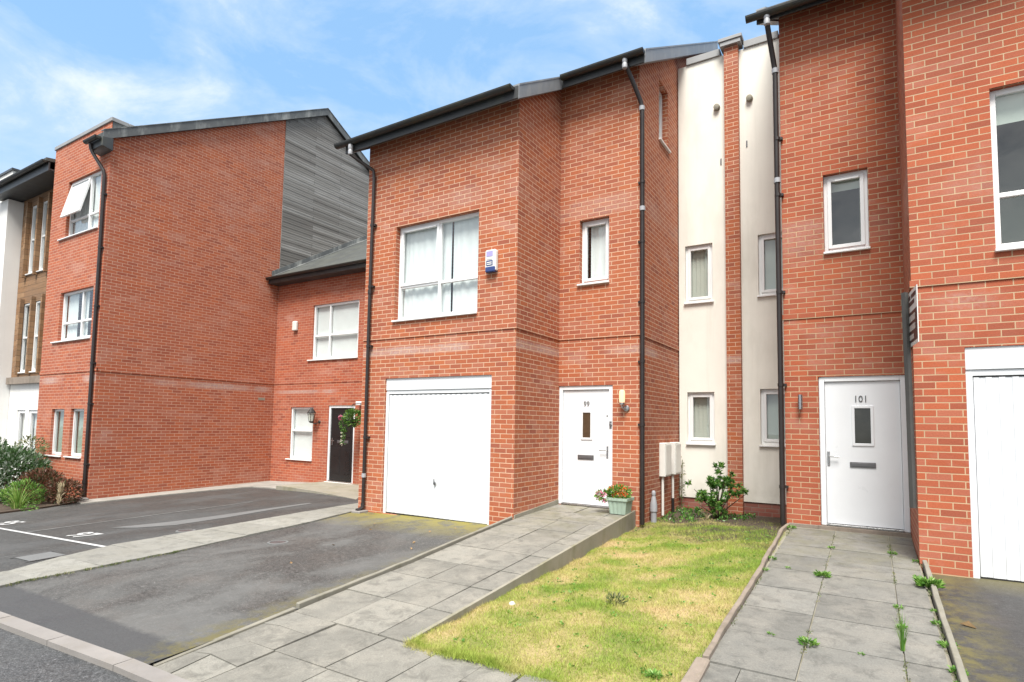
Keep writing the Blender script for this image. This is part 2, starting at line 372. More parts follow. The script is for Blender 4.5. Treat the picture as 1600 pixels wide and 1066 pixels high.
def lawnsoil():
    t = NT('lawn_ground'); p = t.pos()
    n = t.noise(p, 1.15, 4, .6, .3); n2 = t.noise(p, 40, 3, .7)
    sx = t.add('ShaderNodeSeparateXYZ'); t.link(p, sx.inputs[0])
    c = t.ramp(n, [(.36, (.14, .17, .035)), (.5, (.28, .24, .09)), (.62, (.40, .30, .16))])
    b = t.ramp(t.math('ADD', t.math('ADD', t.math('MULTIPLY', sx.outputs[1], .8), t.math('MULTIPLY', n, .8)), t.math('MULTIPLY', t.math('SUBTRACT', sx.outputs[0], 5.7), .38)), [(0.7, 0.0), (1.0, 1.0)])
    c = t.mix(b, c, t.ramp(n2, [(.35, (.030, .024, .016)), (.6, (.07, .05, .032)), (.75, (.16, .11, .08))]))
    t.col(t.mix(1.0, c, t.ramp(n2, [(.3, .7), (.7, 1.2)]), 'MULTIPLY')); t.rough(.95); t.bump(n2, .9, .02); return t.m
M['lawn_ground'] = lawnsoil()

def boards(name, cols, row, seam, seed, width=2.6):
    t = NT(name); v = t.uv()
    bt = t.add('ShaderNodeTexBrick'); t.link(v, bt.inputs['Vector']); bt.offset = .37; bt.offset_frequency = 2
    bt.inputs['Scale'].default_value = 1; bt.inputs['Brick Width'].default_value = width; bt.inputs['Row Height'].default_value = row
    bt.inputs['Mortar Size'].default_value = .006; bt.inputs['Mortar Smooth'].default_value = .3; bt.inputs['Bias'].default_value = 0
    bt.inputs['Color1'].default_value = (1, 1, 1, 1); bt.inputs['Color2'].default_value = (0, 0, 0, 1); bt.inputs['Mortar'].default_value = (.5, .5, .5, 1)
    base = t.ramp(bt.outputs['Color'], [(0, cols[0]), (.5, cols[1]), (1, cols[2])])
    gr = t.noise(t.uv((.7, 22, 1), (seed, 0, 0)), 2.2, 5, .7)
    base = t.mix(1.0, base, t.ramp(gr, [(.28, .68), (.72, 1.28)]), 'MULTIPLY')
    st = t.noise(t.uv((.6, 1, 1), (seed, 2, 0)), .8, 4, .6); base = t.mix(t.ramp(st, [(.45, 0.0), (.75, .5)]), base, cols[3])
    t.col(t.mix(bt.outputs['Fac'], base, seam)); t.rough(.8); t.bump(t.math('SUBTRACT', t.math('MULTIPLY', gr, .3), bt.outputs['Fac']), .7, .012); return t.m
M['cladding'] = boards('silvered_timber_boards', [(.135, .127, .116), (.195, .188, .174), (.29, .283, .268), (.155, .137, .118)], .15, (.055, .052, .048), 3, 2.9)
M['timber'] = boards('brown_timber_boards', [(.17, .088, .038), (.23, .125, .058), (.29, .175, .09), (.15, .12, .095)], .16, (.10, .06, .03), 6, 4.0)
def slate():
    t = NT('slate_roof'); v = t.uv()
    bt = t.add('ShaderNodeTexBrick'); t.link(v, bt.inputs['Vector']); bt.offset = .5
    for k, x in (('Scale', 1), ('Brick Width', .3), ('Row Height', .2), ('Mortar Size', .004), ('Bias', 0)): bt.inputs[k].default_value = x
    bt.inputs['Color1'].default_value = (.05, .055, .054, 1); bt.inputs['Color2'].default_value = (.075, .082, .078, 1); bt.inputs['Mortar'].default_value = (.03, .03, .03, 1)
    n = t.noise(v, 2, 4, .7); c = t.mix(t.ramp(n, [(.45, 0.0), (.75, .6)]), bt.outputs['Color'], (.085, .09, .065))
    t.col(c); t.rough(.6); t.bump(bt.outputs['Fac'], -.5, .01); return t.m
M['slate'] = slate()
M['leaf_shrub'] = leafmat('glossy_shrub_leaf', (.03, .10, .018), (.075, .20, .03), (.20, .32, .07), .35)
M['leaf_dark'] = leafmat('dark_shrub_leaf', (.022, .062, .018), (.06, .13, .036), (.30, .35, .29), .45)
M['leaf_red'] = leafmat('red_shrub_leaf', (.035, .06, .02), (.12, .035, .02), (.20, .10, .06), .5)
M['leaf_bright'] = leafmat('bright_grass_leaf', (.08, .19, .02), (.20, .34, .06), (.42, .48, .17), .5)
M['leaf_straw'] = leafmat('straw_plume', (.40, .33, .19), (.55, .48, .33), (.30, .22, .12), .7)
M['leaf_weed'] = leafmat('weed_leaf', (.06, .17, .022), (.13, .28, .04), (.25, .38, .09), .5)
M['leaf_olive'] = leafmat('olive_leaf', (.06, .10, .03), (.14, .18, .06), (.34, .30, .17), .6)
M['flower_red'] = leafmat('orange_red_petal', (.50, .045, .015), (.62, .13, .02), (.70, .28, .04), .5)
M['flower_pink'] = leafmat('pink_petal', (.50, .06, .16), (.60, .16, .28), (.68, .36, .42), .5)
M['flower_white'] = leafmat('white_petal', (.7, .7, .62), (.74, .72, .55), None, .5)

# ------------------------------------------------------------------ ground shape
GX = [-200, -30, -12, -7.4, 0, 2.85, 8.8, 30, 200]; GZ = [-1.6, -1.3, -.52, -.30, -.03, 0, .07, .3, .4]
def g(x, y): return float(np.interp(x, GX, GZ)) + .02 * max(min(y, 0), -8) + .015 * min(max(y, 0), 8)
aM, bM = .1415, .05036
aR, bR = .15245, .04344
def zM(x, y): return aM + bM * y if y > -4.22 else -.071 + (y + 4.22) * .048
def zR(x, y): return aR + bR * y if y > -4.22 else -.031 + (y + 4.22) * .05
def zfront(x, y):
    a = min(1, max(0, (x - 5.2) / 1.8)); return zM(x, y) * (1 - a) + zR(x, y) * a
def lawnx(y): return 4.965 - (y + 4.16) * .0465
def zL(x, y):
    a = min(1, max(0, (x - 4.8) / 2.1)); l = -.062 + .004 * (y + 4.2) - .035 * math.sin(math.pi * min(1, max(0, (y + 4.2) / 5.7))); r = aR + bR * min(y, 1.5) - .03
    z = l * (1 - a) + r * a
    if y > 1.3: k = min(1, (y - 1.3) / 2.0); z = z * (1 - k) + .0 * k
    return z
def clip(poly, a, b, c):                # keep a*x+b*y<=c
    out = []
    for i in range(len(poly)):
        p, q = poly[i], poly[(i + 1) % len(poly)]; fp = a * p[0] + b * p[1] - c; fq = a * q[0] + b * q[1] - c
        if fp <= 0: out.append(p)
        if (fp < 0 < fq) or (fq < 0 < fp):
            t = fp / (fp - fq); out.append((p[0] + (q[0] - p[0]) * t, p[1] + (q[1] - p[1]) * t))
    return out
def sheet(mb, poly, zf, off=0, step=.5):
    xs = [p[0] for p in poly]; ys = [p[1] for p in poly]
    x = math.floor(min(xs) / step) * step
    while x < max(xs):
        col = clip(clip(poly, -1, 0, -x), 1, 0, x + step)
        if len(col) >= 3:
            y = math.floor(min(p[1] for p in col) / step) * step
            while y < max(p[1] for p in col):
                c = clip(clip(col, 0, -1, -y), 0, 1, y + step)
                if len(c) >= 3: mb.face([(px, py, zf(px, py) + off) for px, py in c])
                y += step
        x += step
def skirt(mb, poly, zf, off, h=.12):
    for a, b in zip(poly, poly[1:] + poly[:1]):
        n = max(1, int((Vector(b) - Vector(a)).length / .4))
        for i in range(n):
            p = (a[0] + (b[0] - a[0]) * i / n, a[1] + (b[1] - a[1]) * i / n); q = (a[0] + (b[0] - a[0]) * (i + 1) / n, a[1] + (b[1] - a[1]) * (i + 1) / n)
            zp, zq = zf(*p) + off, zf(*q) + off; mb.face([(p[0], p[1], zp), (q[0], q[1], zq), (q[0], q[1], zq - h), (p[0], p[1], zp - h)])
def slab(mb, quad, zf, gap=.009, thick=.05, jit=.003):
    """a paving slab over a ground quad, top following zf"""
    cx = sum(p[0] for p in quad) / 4; cy = sum(p[1] for p in quad) / 4
    q = []
    for (x, y) in quad:
        dx, dy = cx - x, cy - y; l = math.hypot(dx, dy); q.append((x + dx / l * gap, y + dy / l * gap))
    tx, ty, tz = random.gauss(0, .004), random.gauss(0, .004), random.uniform(-jit, jit)
    top = [(x, y, zf(x, y) + tz + tx * (x - cx) + ty * (y - cy)) for x, y in q]
    bot = [(x, y, z - thick) for x, y, z in top]
    mb.tint = random.random()
    mb.raw(top + bot, [(0, 1, 2, 3), (0, 4, 5, 1), (1, 5, 6, 2), (2, 6, 7, 3), (3, 7, 4, 0)])

# ------------------------------------------------------------------ setting
mb = MB()
sheet(mb, [(-200, -200), (200, -200), (200, 200), (-200, 200)], g, -.16, 8.0)
struct(mb, 'ground', M['road'])
mb = MB(); sheet(mb, [(-40, -14), (30, -14), (30, -5.5), (3.77, -5.5), (-40, -7.47)], g, -.03, 1.0)
struct(mb, 'road', M['road'])
# middle driveway
near = [(.62, -5.59), (.50, -5.04), (.52, -4.3), (.50, -3.4), (.40, -2.76), (.30, -1.4), (.05, -.2), (-.02, .05)]
edge = [(3.26, .12), (3.33, -.71), (3.52, -2.57), (3.60, -3.89), (3.64, -4.24), (3.72, -5.45)]
mb = MB(); sheet(mb, near + edge, g, 0, .45); struct(mb, 'driveway', M['drive'])
# parking area in front of the set-back house
far = [(-.15, -5.62), (-.12, -5.04), (-.44, -4.5), (-.72, -3.8), (-.68, -3.2), (-.70, -2.57), (-.76, -1.6), (-.78, -.4), (-.76, .7), (-.76, 1.6)]
mb = MB(); sheet(mb, [(-30, -6.97), (-.15, -5.63)] + far[1:-1] + [(-.76, .7), (-.3, .3), (0.02, .05), (0.02, 2.4), (-3, 3.3), (-5.6, 3.3), (-7.43, 3.3), (-7.43, -1.5), (-30, -1.5)], g, -.004, .6)
struct(mb, 'parking_area', M['parking'])
# painted bay lines and numbers
def strip(mb, a, b, w, off):
    a, b = Vector(a), Vector(b); d = (b - a); n = Vector((-d.y, d.x)).normalized() * w / 2; k = max(1, int(d.length / .3))
    for i in range(k):
        p, q = a + d * i / k, a + d * (i + 1) / k
        mb.face([(v.x, v.y, g(v.x, v.y) + off) for v in (p - n, q - n, q + n, p + n)])
mb = MB(); strip(mb, (-9.0, -3.79), (-.74, -3.77), .06, .003); struct(mb, 'bay_line', M['marking'])
mb = MB(); strip(mb, (-3.30, -3.735), (-3.22, .1), .04, .003); struct(mb, 'bay_line', M['faint'])
def text_geo(txt, size, extrude=0.0, res=3, bold=0.0):
    cu = bpy.data.curves.new('txt', 'FONT'); cu.body = txt; cu.size = size; cu.extrude = extrude; cu.align_x = 'CENTER'; cu.align_y = 'CENTER'; cu.resolution_u = res; cu.offset = bold
    o = bpy.data.objects.new('txt', cu); C.objects.link(o)
    me = o.evaluated_get(bpy.context.evaluated_depsgraph_get()).to_mesh()
    vs = [tuple(v.co) for v in me.vertices]; fs = [tuple(p.vertices) for p in me.polygons]
    o.to_mesh_clear(); C.objects.unlink(o); bpy.data.objects.remove(o); bpy.data.curves.remove(cu); return vs, fs
for txt, cx, cy in (('97', -2.11, -3.47), ('95', -4.86, -3.47)):
    vs, fs = text_geo(txt, .46, bold=.012); mb = MB()
    mb.raw([(cx + x * 1.0, cy + y, g(cx + x, cy + y) + .003) for x, y, z in vs], fs); struct(mb, 'bay_number', M['marking'])
# pale streak on the parking area
mb = MB()
st = [(-2.45, -2.95), (-2.0, -2.75), (-1.66, -2.35), (-1.62, -1.5), (-1.70, -.6), (-1.72, .4), (-1.86, .45), (-1.95, -.6), (-2.02, -1.5), (-2.12, -2.2)]
sheet(mb, st, g, .0015, .2); struct(mb, 'pale_streak', M['pale_grey'])
# paving strip between the drives
mb = MB(); zs = lambda x, y: g(x, y) + .02
def interp(pl, y):
    pl = sorted(pl, key=lambda p: p[1]); return float(np.interp(y, [p[1] for p in pl], [p[0] for p in pl]))
y = -5.615
while y < 1.2:
    y2 = min(y + .635, 1.3); ya, yb = y, y2
    xa0, xa1 = interp(far, ya) + .01, interp(near, ya) - .01; xb0, xb1 = interp(far, yb) + .01, interp(near, yb) - .01
    if ya > -.1: xa1 = min(xa1, -.02)
    if yb > -.1: xb1 = min(xb1, -.02)
    if yb - ya > .05: slab(mb, [(xa0, ya), (xa1, ya), (xb1, yb), (xb0, yb)], zs, .004, .06)
    y = y2
struct(mb, 'paving_strip', M['slab_strip'])
# kerb
mb = MB(); x = -12.0
def kb(x): return -5.445 + .045 * min(0, x - 3.77)
while x < 14:
    x1 = x + .915; mb.tint = random.random()
    q = [(x + .004, kb(x) - .125), (x1 - .004, kb(x1) - .125), (x1 - .004, kb(x1)), (x + .004, kb(x))]
    top = [(a, b, g(a, b) + .012 + random.uniform(-.003, .003)) for a, b in q]; mb.raw(top + [(a, b, c - .15) for a, b, c in top], [(0, 1, 2, 3), (0, 4, 5, 1), (1, 5, 6, 2), (2, 6, 7, 3), (3, 7, 4, 0)])
    x = x1
struct(mb, 'kerb', M['kerb'])
# middle ramp path of slabs
mb = MB()
def edgex(y): return float(np.interp(y, [-5.4, -4.24, -3.89, -2.57, -.71, .12, 1.46], [3.74, 3.66, 3.63, 3.54, 3.35, 3.298, 3.298]))
rows = [-4.22, -3.575, -2.92, -2.335, -1.66, -1.02, -.40, .23, .86, 1.455]
for ya, yb in zip(rows[:-1], rows[1:]):
    ea, eb = edgex(ya), edgex(yb); wa, wb = lawnx(ya) - .03, lawnx(yb) - .03
    c1a, c1b = 3.945 - ya * .045, 3.945 - yb * .045; c2a, c2b = c1a + .525 , c1b + .525
    if ya > .2: c1a, c1b = 3.9, 3.9
    for p in ((ea, c1a, eb, c1b), (c1a, c2a, c1b, c2b), (c2a, wa, c2b, wb)):
        slab(mb, [(p[0], ya), (p[1], ya), (p[3], yb), (p[2], yb)], zM)
struct(mb, 'ramp_path', M['slab'])
# front pavement between kerb and lawn
mb = MB()
for ya, yb, xs in ((-5.42, -4.81, [3.72, 4.215, 4.77, 5.07, 5.66, 6.26, 6.86, 7.46, 8.06, 8.40]), (-4.81, -4.225, [3.68, 4.20, 4.745, 5.25, 5.66, 5.97, 6.26, 6.92, 7.25, 7.52, 8.10, 8.40])):
    for xa, xb in zip(xs[:-1], xs[1:]):
        if xa < 3.75:                                                       # two broken slabs by the drive
            q = lambda u, v: (xa + (xb - xa) * u, ya + (yb - ya) * v)
            for quad in (((0, 0), (.42, 0), (.30, .55), (0, .48)), ((.42, 0), (1, 0), (1, .52), (.30, .55)), ((0, .48), (.30, .55), (.52, 1), (0, 1)), ((.30, .55), (1, .52), (1, 1), (.52, 1))):
                slab(mb, [q(*c) for c in quad], zfront, .0035, .05, .004)
            continue
        if 5.6 < xa < 5.7 and ya > -5:
            slab(mb, [(xa, -4.50), (xb, -4.50), (xb, yb), (xa, yb)], zfront); continue     # a slab with its lower half missing
        slab(mb, [(xa, ya), (xb, ya), (xb + .02, yb), (xa + .02, yb)], zfront)
struct(mb, 'pavement', M['slab'])
mb = MB(); sheet(mb, [(3.66, -5.43), (8.42, -5.43), (8.42, -3.3), (6.9, -3.3), (6.9, -4.2), (4.95, -4.2), (4.95, -3.8), (3.62, -3.8)], lambda x, y: min(zM(x, y), zfront(x, y)), -.022, .4)
sheet(mb, [(3.6, -3.8), (4.92, -3.8), (4.70, 1.455), (3.30, 1.455), (3.30, .1)], zM, -.018, .4)
sheet(mb, [(6.9, -4.2), (8.38, -4.2), (8.36, 1.55), (6.90, 1.55)], zR, -.018, .4)
struct(mb, 'path_bed', M['conc'])
# right-hand path
mb = MB(); rows = [-4.22, -3.49, -2.83, -2.20, -1.555, -.86, -.235, .30, .98, 1.40]
for i, (ya, yb) in enumerate(zip(rows[:-1], rows[1:])):
    for xa, xb in ((6.975, 7.515), (7.515, 8.11), (8.11, 8.352)):
        if i == 0:
            if xa > 7.6: continue
            if xa < 7: slab(mb, [(6.98, ya), (7.20, ya), (7.19, yb), (6.98, yb)], zR); slab(mb, [(7.20, ya), (7.52, ya), (7.52, yb), (7.19, yb)], zR)
            else: slab(mb, [(7.52, ya), (8.12, ya), (8.11, yb), (7.52, yb)], zR); slab(mb, [(8.12, ya), (8.36, ya), (8.35, yb), (8.11, yb)], zR)
            continue
        slab(mb, [(xa, ya), (xb, ya), (xb, yb), (xa, yb)], zR)
struct(mb, 'garden_path', M['slab_right'])
# right driveway
mb = MB(); sheet(mb, [(8.43, -5.44), (14, -5.44), (14, .2), (8.43, .2)], g, 0, .5); struct(mb, 'driveway', M['drive_right'])
# lawn ground
mb = MB(); lp = [(4.975, -4.24), (6.95, -4.24), (6.915, 1.5), (6.90, 1.56), (6.90, 3.70), (4.765, 3.70), (4.765, 1.46), (lawnx(1.46), 1.46)]
sheet(mb, lp, lambda x, y: zL(x, y) + .012 * math.sin(x * 7 + y * 3) + .010 * math.sin(y * 9 - x * 4), 0, .14)
for (xa, xb) in zip(np.linspace(4.975, 6.95, 9)[:-1], np.linspace(4.975, 6.95, 9)[1:]):
    zz = lambda x: zL(x, -4.24) + .012 * math.sin(x * 7 - 12.72) + .010 * math.sin(-38.16 - x * 4)
    mb.face([(xa, -4.24, zz(xa)), (xb, -4.24, zz(xb)), (xb, -4.25, zz(xb) - .2), (xa, -4.25, zz(xa) - .2)])
struct(mb, 'lawn_ground', M['lawn_ground'], smooth=True)
# planting bed ground at the far left, and the concrete apron along the tall wall
bp_ = [(-30, -3.6), (-6.6, -3.15), (-6.75, -2.3), (-7.0, -1.75), (-7.44, -1.2), (-30, -1.2)]
mb = MB(); sheet(mb, bp_, g, .03, .5); skirt(mb, bp_, g, .03); struct(mb, 'planting_bed', M['soil'])
ap_ = [(-7.44, -1.45), (-6.72, -1.62), (-6.60, -.1), (-6.55, 1.2), (-6.3, 2.2), (-5.04, 2.1), (-5.04, 3.57), (-7.44, 3.57)]
mb = MB(); sheet(mb, ap_, g, .022, .4); skirt(mb, ap_, g, .022); struct(mb, 'concrete_apron', M['conc_band'])

# ------------------------------------------------------------------ shared building pieces
def window(parent, T, u0, u1, z0, z1, rec=.10, vs=(), hs=(), sash=(), sill=True, back=None, sill_ext=(.03, .0), name='window', fw=.058, label=None, glass='glass', vent=(), skip=None, open_sash=None):
    """frame with mullions and transoms; sash = cells carrying an opening light; back = ('curtain'|'blind'|'louvre'|'roller', material)"""
    us = [u0] + list(vs) + [u1]; zs = [z0] + list(hs) + [z1]; fr = MB(); d0, d1 = rec, rec + .07; b = .026
    fr.tbox(T, u0, u0 + fw, d0, d1, z0, z1); fr.tbox(T, u1 - fw, u1, d0, d1, z0, z1)
    fr.tbox(T, u0 + fw, u1 - fw, d0, d1, z0, z0 + fw + .012); fr.tbox(T, u0 + fw, u1 - fw, d0, d1, z1 - fw, z1)
    for v in vs: fr.tbox(T, v - b, v + b, d0 + .002, d1 - .002, z0 + fw + .012, z1 - fw)
    ue = [u0 + fw] + [x for v in vs for x in (v - b, v + b)] + [u1 - fw]
    for h in hs:
        for i in range(len(us) - 1): fr.tbox(T, ue[2 * i], ue[2 * i + 1], d0 + .004, d1 - .004, h - b, h + b)
    f = fr.build(name, M['upvc'], parent, bevel=.006)
    if label: f['label'] = label
    def cell(i, j):
        a = us[i] + (fw if i == 0 else b); c = us[i + 1] - (fw if i == len(us) - 2 else b)
        p = zs[j] + (fw + .012 if j == 0 else b); q = zs[j + 1] - (fw if j == len(zs) - 2 else b); return a, c, p, q
    gl = MB()
    for i in range(len(us) - 1):
        for j in range(len(zs) - 1):
            if open_sash and (i, j) == open_sash: continue
            a, c, p, q = cell(i, j); gl.face([T(a, d0 + .035, p), T(c, d0 + .035, p), T(c, d0 + .035, q), T(a, d0 + .035, q)])
    gl.build('pane', M[glass], f)
    for (i, j) in sash:
        a, c, p, q = cell(i, j); s_ = MB(); w = .05; e = .004
        a -= .012; c += .012; p -= .012; q += .012
        if open_sash == (i, j):
            L = q - p; ang = R_(13); Tq = T
            T2 = (lambda u, d, z, q=q, ang=ang: Tq(u, d0 - .015 + (d) * math.cos(ang) - (q - z) * math.sin(ang), q - (q - z) * math.cos(ang) - d * math.sin(ang)))
        else: T2 = lambda u, d, z: T(u, d0 - .014 + d, z)
        s_.tbox(T2, a, a + w, 0, .05, p, q); s_.tbox(T2, c - w, c, 0, .05, p, q); s_.tbox(T2, a + w, c - w, 0, .05, p, p + w); s_.tbox(T2, a + w, c - w, 0, .05, q - w, q)
        so = s_.build('sash', M['upvc'], f, bevel=.005)
        if open_sash == (i, j):
            g2 = MB(); g2.face([T2(a + w, .025, p + w), T2(c - w, .025, p + w), T2(c - w, .025, q - w), T2(a + w, .025, q - w)]); g2.build('pane', M['milky'], f)
    for (i, j) in vent:
        a, c, p, q = cell(i, j); s_ = MB(); s_.tbox(T, a + .05 + (c - a) * .08, c - .05, d0 - .034, d0 - .012, q - .048, q - .022); s_.build('trickle_vent', M['upvc'], f, bevel=.004)
    if sill:
        s_ = MB(); s_.tbox(T, u0 - sill_ext[0], u1 + sill_ext[1], -.045, d0 + .02, z0 - .034, z0 - .002); s_.build('sill', M['upvc'], f, bevel=.006)
    if back:
        k, mt = back[0], back[1]; c_ = MB(); d = d1 + .025
        if k == 'curtain':
            n = max(24, int((u1 - u0) * 60)); ph = random.random() * 6; lo, hi = [], []
            for i in range(n + 1):
                u = u0 + .02 + (u1 - u0 - .04) * i / n; w = .006 +   .007 * math.sin(u * 46 + ph + 1.6 * math.sin(u * 7)) + .006 * math.sin(u * 23 + ph)
                lo.append(T(u, d + w, z0 - .06)); hi.append(T(u, d + w * .7, z1))
            gap = back[2] if len(back) > 2 else ()
            for i in range(n):
                u = u0 + (u1 - u0) * (i + .5) / n
                if any(a < u < bb for a, bb in gap): continue
                c_.face([lo[i], lo[i + 1], hi[i + 1], hi[i]])
            c_.build('curtain', M[mt], f, smooth=True)
        elif k == 'louvre':
            u = u0 + .03
            while u < u1 - .03:
                c_.face([T(u, d, z0), T(u + .082, d + .03, z0), T(u + .082, d + .03, z1 - .06), T(u, d, z1 - .06)]); u += .078
            c_.tbox(T, u0 + .01, u1 - .01, d - .02, d + .05, z1 - .07, z1 - .02); c_.build('vertical_blind', M[mt], f)
        elif k == 'roller':
            zz = back[2]; c_.face([T(u0, d, zz), T(u1, d, zz), T(u1, d, z1), T(u0, d, z1)]); c_.build('roller_blind', M[mt], f)
            if zz > z0 + .3:                                             # drawn drapes at both sides of the room
                W_ = (u1 - u0) * .2
                for ua in (u1 - W_,):
                    dr = MB(); n = 14; P_ = [(ua + W_ * i / n, d + .09 + .022 * math.sin(i * 1.9)) for i in range(n + 1)]
                    for (pa, qa), (pb, qb) in zip(P_[:-1], P_[1:]): dr.face([T(pa, qa, z0 - .1), T(pb, qb, z0 - .1), T(pb, qb, z1), T(pa, qa, z1)])
                    dr.build('drape', M['blind_dark'], f, smooth=True)
        if k == 'roller' or len(back) > 3:
            r_ = MB(); r_.tbox(T, u0 - .3, u1 + .3, d + .5, d + .55, z0 - .3, z1 + .3); r_.build('room_wall', M['dark_room'], f)
    return f

def downpipe(parent, path, r, zbr, side, collars=(), shoe=None, name='downpipe'):
    mb = MB(); mb.tube(path, r, 12); o = mb.build(name, M['pipe'], parent, smooth=True)
    top = Vector(path[-1])
    for c in collars:
        k = MB(); k.tube([(c[0], c[1], c[2] - .035), (c[0], c[1], c[2] + .035)], r + .010, 12); k.build('collar', M['pipe_grey'] if len(c) > 3 and c[3] else M['pipe'], o, smooth=True)
    x, y = path[1][0], path[1][1]
    for z in zbr:
        k = MB(); k.tube([(x, y, z - .022), (x, y, z + .022)], r + .007, 12); k.box(x, x + side * .075, y - .002, y + .075, z - .018, z + .018); k.build('bracket', M['pipe'], o)
    return o

def gutter(parent, x0, x1, y, z, r=.068):
    """half-round gutter along x with a lip; y = back, z = top"""
    mb = MB(); n = 9; prof = [(y - r + r * math.cos(math.pi + math.pi * k / n), z + r * 1.05 * math.sin(math.pi + math.pi * k / n)) for k in range(n + 1)]
    inner = [(y - r + (r - .006) * math.cos(math.pi + math.pi * k / n), z + (r - .006) * math.sin(math.pi + math.pi * k / n)) for k in range(n + 1)]
    poly = prof + inner[::-1]
    mb.prism(poly, 'x', x0, x1)
    mb.prism(prof, 'x', x0, x0 + .008); mb.prism(prof, 'x', x1 - .008, x1)
    return mb.build('gutter', M['gutter'], parent)
def hopper(pipe, x, y, z):
    mb = MB(); mb.lathe((x, y, z), [(.030, -.19), (.042, -.18), (.045, -.12), (.036, -.095), (.045, -.07), (.045, -.01), (.030, .02), (.020, .05)], 12)
    return mb.build('outlet', M['pipe_grey'], pipe, smooth=True)

def entrance_door(parent, T, u0, u1, z0, z1, rec, leaf_m, number, pane, pane_m, plate, handle_u, handle_dir, num_m, frame_label=None, num_size=.125):
    fr = MB(); fw = .068
    fr.tbox(T, u0, u0 + fw, rec, rec + .08, z0, z1); fr.tbox(T, u1 - fw, u1, rec, rec + .08, z0, z1); fr.tbox(T, u0 + fw, u1 - fw, rec, rec + .08, z1 - fw, z1)
    lf = MB(); lf.tbox(T, u0 + fw + .003, u1 - fw - .003, rec + .028, rec + .072, z0 + .03, z1 - fw - .004)
    d = lf.build('front_door', leaf_m, parent, bevel=.004)
    fr.build('door_frame', M['white_paint'], d, bevel=.006)
    th = MB(); th.tbox(T, u0 + fw, u1 - fw, rec - .03, rec + .09, z0, z0 + .026); th.build('threshold', M['chrome'], d, bevel=.004)
    if pane:
        a, b, c, e = pane; p = MB(); w = .035; dd = rec + .028
        p.tbox(T, a - w, a, dd - .014, dd + .004, c - w, e + w); p.tbox(T, b, b + w, dd - .014, dd + .004, c - w, e + w); p.tbox(T, a, b, dd - .014, dd + .004, c - w, c); p.tbox(T, a, b, dd - .014, dd + .004, e, e + w)
        p.build('pane_bead', M['white_paint'], d, bevel=.004)
        p = MB(); p.tbox(T, a, b, dd - .004, dd + .002, c, e); p.build('vision_pane', pane_m, d)
    a, b, c, e = plate; p = MB(); dd = rec + .028
    p.tbox(T, a, b, dd - .012, dd + .001, c, e); p.tbox(T, a + .02, b - .02, dd - .018, dd - .011, c + .018, e - .012); p.build('letter_plate', M['dark_metal'], d, bevel=.004)
    hz = handle_u[1]; hu = handle_u[0]; p = MB()
    p.tbox(T, hu - .016, hu + .016, dd - .010, dd + .001, hz - .13, hz + .07); o = p.build('handle_plate', M['chrome'], d, bevel=.004)
    p = MB(); p.tube([T(hu, dd - .01, hz), T(hu, dd - .05, hz), T(hu + handle_dir * .02, dd - .056, hz), T(hu + handle_dir * .13, dd - .05, hz - .003)], .009, 8); p.build('handle', M['chrome'], d, smooth=True)
    if number:
        vs, fs = text_geo(number[0], num_size, .004); p = MB(); p.raw([T(number[1] + x * .92, dd - .006 - z, number[2] + y) for x, y, z in vs], fs); p.build('house_number', num_m, d)
    return d

def garage_door(parent, T, u0, u1, z0, z1, zh, rec, handle, n=20):
    fr = MB(); fw = .06
    fr.tbox(T, u0, u0 + fw, rec, rec + .07, z0, zh); fr2 = MB(); fr2.tbox(T, u1 - fw, u1, rec, rec + .07, z0, zh)
    hd = MB(); hd.tbox(T, u0, u1, rec - .005, rec + .06, zh + .03, z1); hd.tbox(T, u0, u1, rec + .012, rec + .05, zh - .035, zh + .028)
    # ribbed leaf: shallow vertical grooves pressed in the steel
    lf = MB(); a, b = u0 + fw + .004, u1 - fw - .004; p = (b - a) / n; dd = rec + .022; zt = zh - .05; zb = z0 + .025
    prof = []
    for i in range(n):
        s0 = a + i * p
        prof += [(s0 + .006, dd), (s0 + p * .5 - .006, dd), (s0 + p * .5, dd + .008), (s0 + p - .006, dd + .008), (s0 + p, dd)]
    for (x0, q0), (x1, q1) in zip(prof[:-1], prof[1:]): lf.face([T(x0, q0, zb), T(x1, q1, zb), T(x1, q1, zt), T(x0, q0, zt)])
    lf.tbox(T, a, b, dd + .02, dd + .03, zb, zt)
    d = lf.build('garage_door', M['garage'], parent)
    fr.build('door_jamb', M['garage'], d, bevel=.005); fr2.build('door_jamb', M['garage'], d, bevel=.005); hd.build('header_panel', M['garage'], d, bevel=.005)
    gp = MB(); gp.tbox(T, a, b, dd + .004, dd + .012, zt, zt + .022); gp.build('top_gap', M['iron'], d)
    bt = MB(); bt.tbox(T, u0 + fw, u1 - fw, dd - .004, dd + .03, z0 + .002, zb - .002); bt.build('rubber_seal', M['iron'], d)
    h = MB(); hu, hz = handle
    h.lathe(T(hu, dd - .03, hz), [(.012, -.0), (.030, .004), (.032, .02), (.02, .034)], 12, 'y'); h.tbox(T, hu - .008, hu + .008, dd - .045, dd - .028, hz - .02, hz + .075); h.build('handle', M['chrome'], d, smooth=True)
    return d

def band(mb, T, u0, u1, z, p=.014, h=.075, d1=.02): mb.tbox(T, u0, u1, -p, d1, z, z + h)

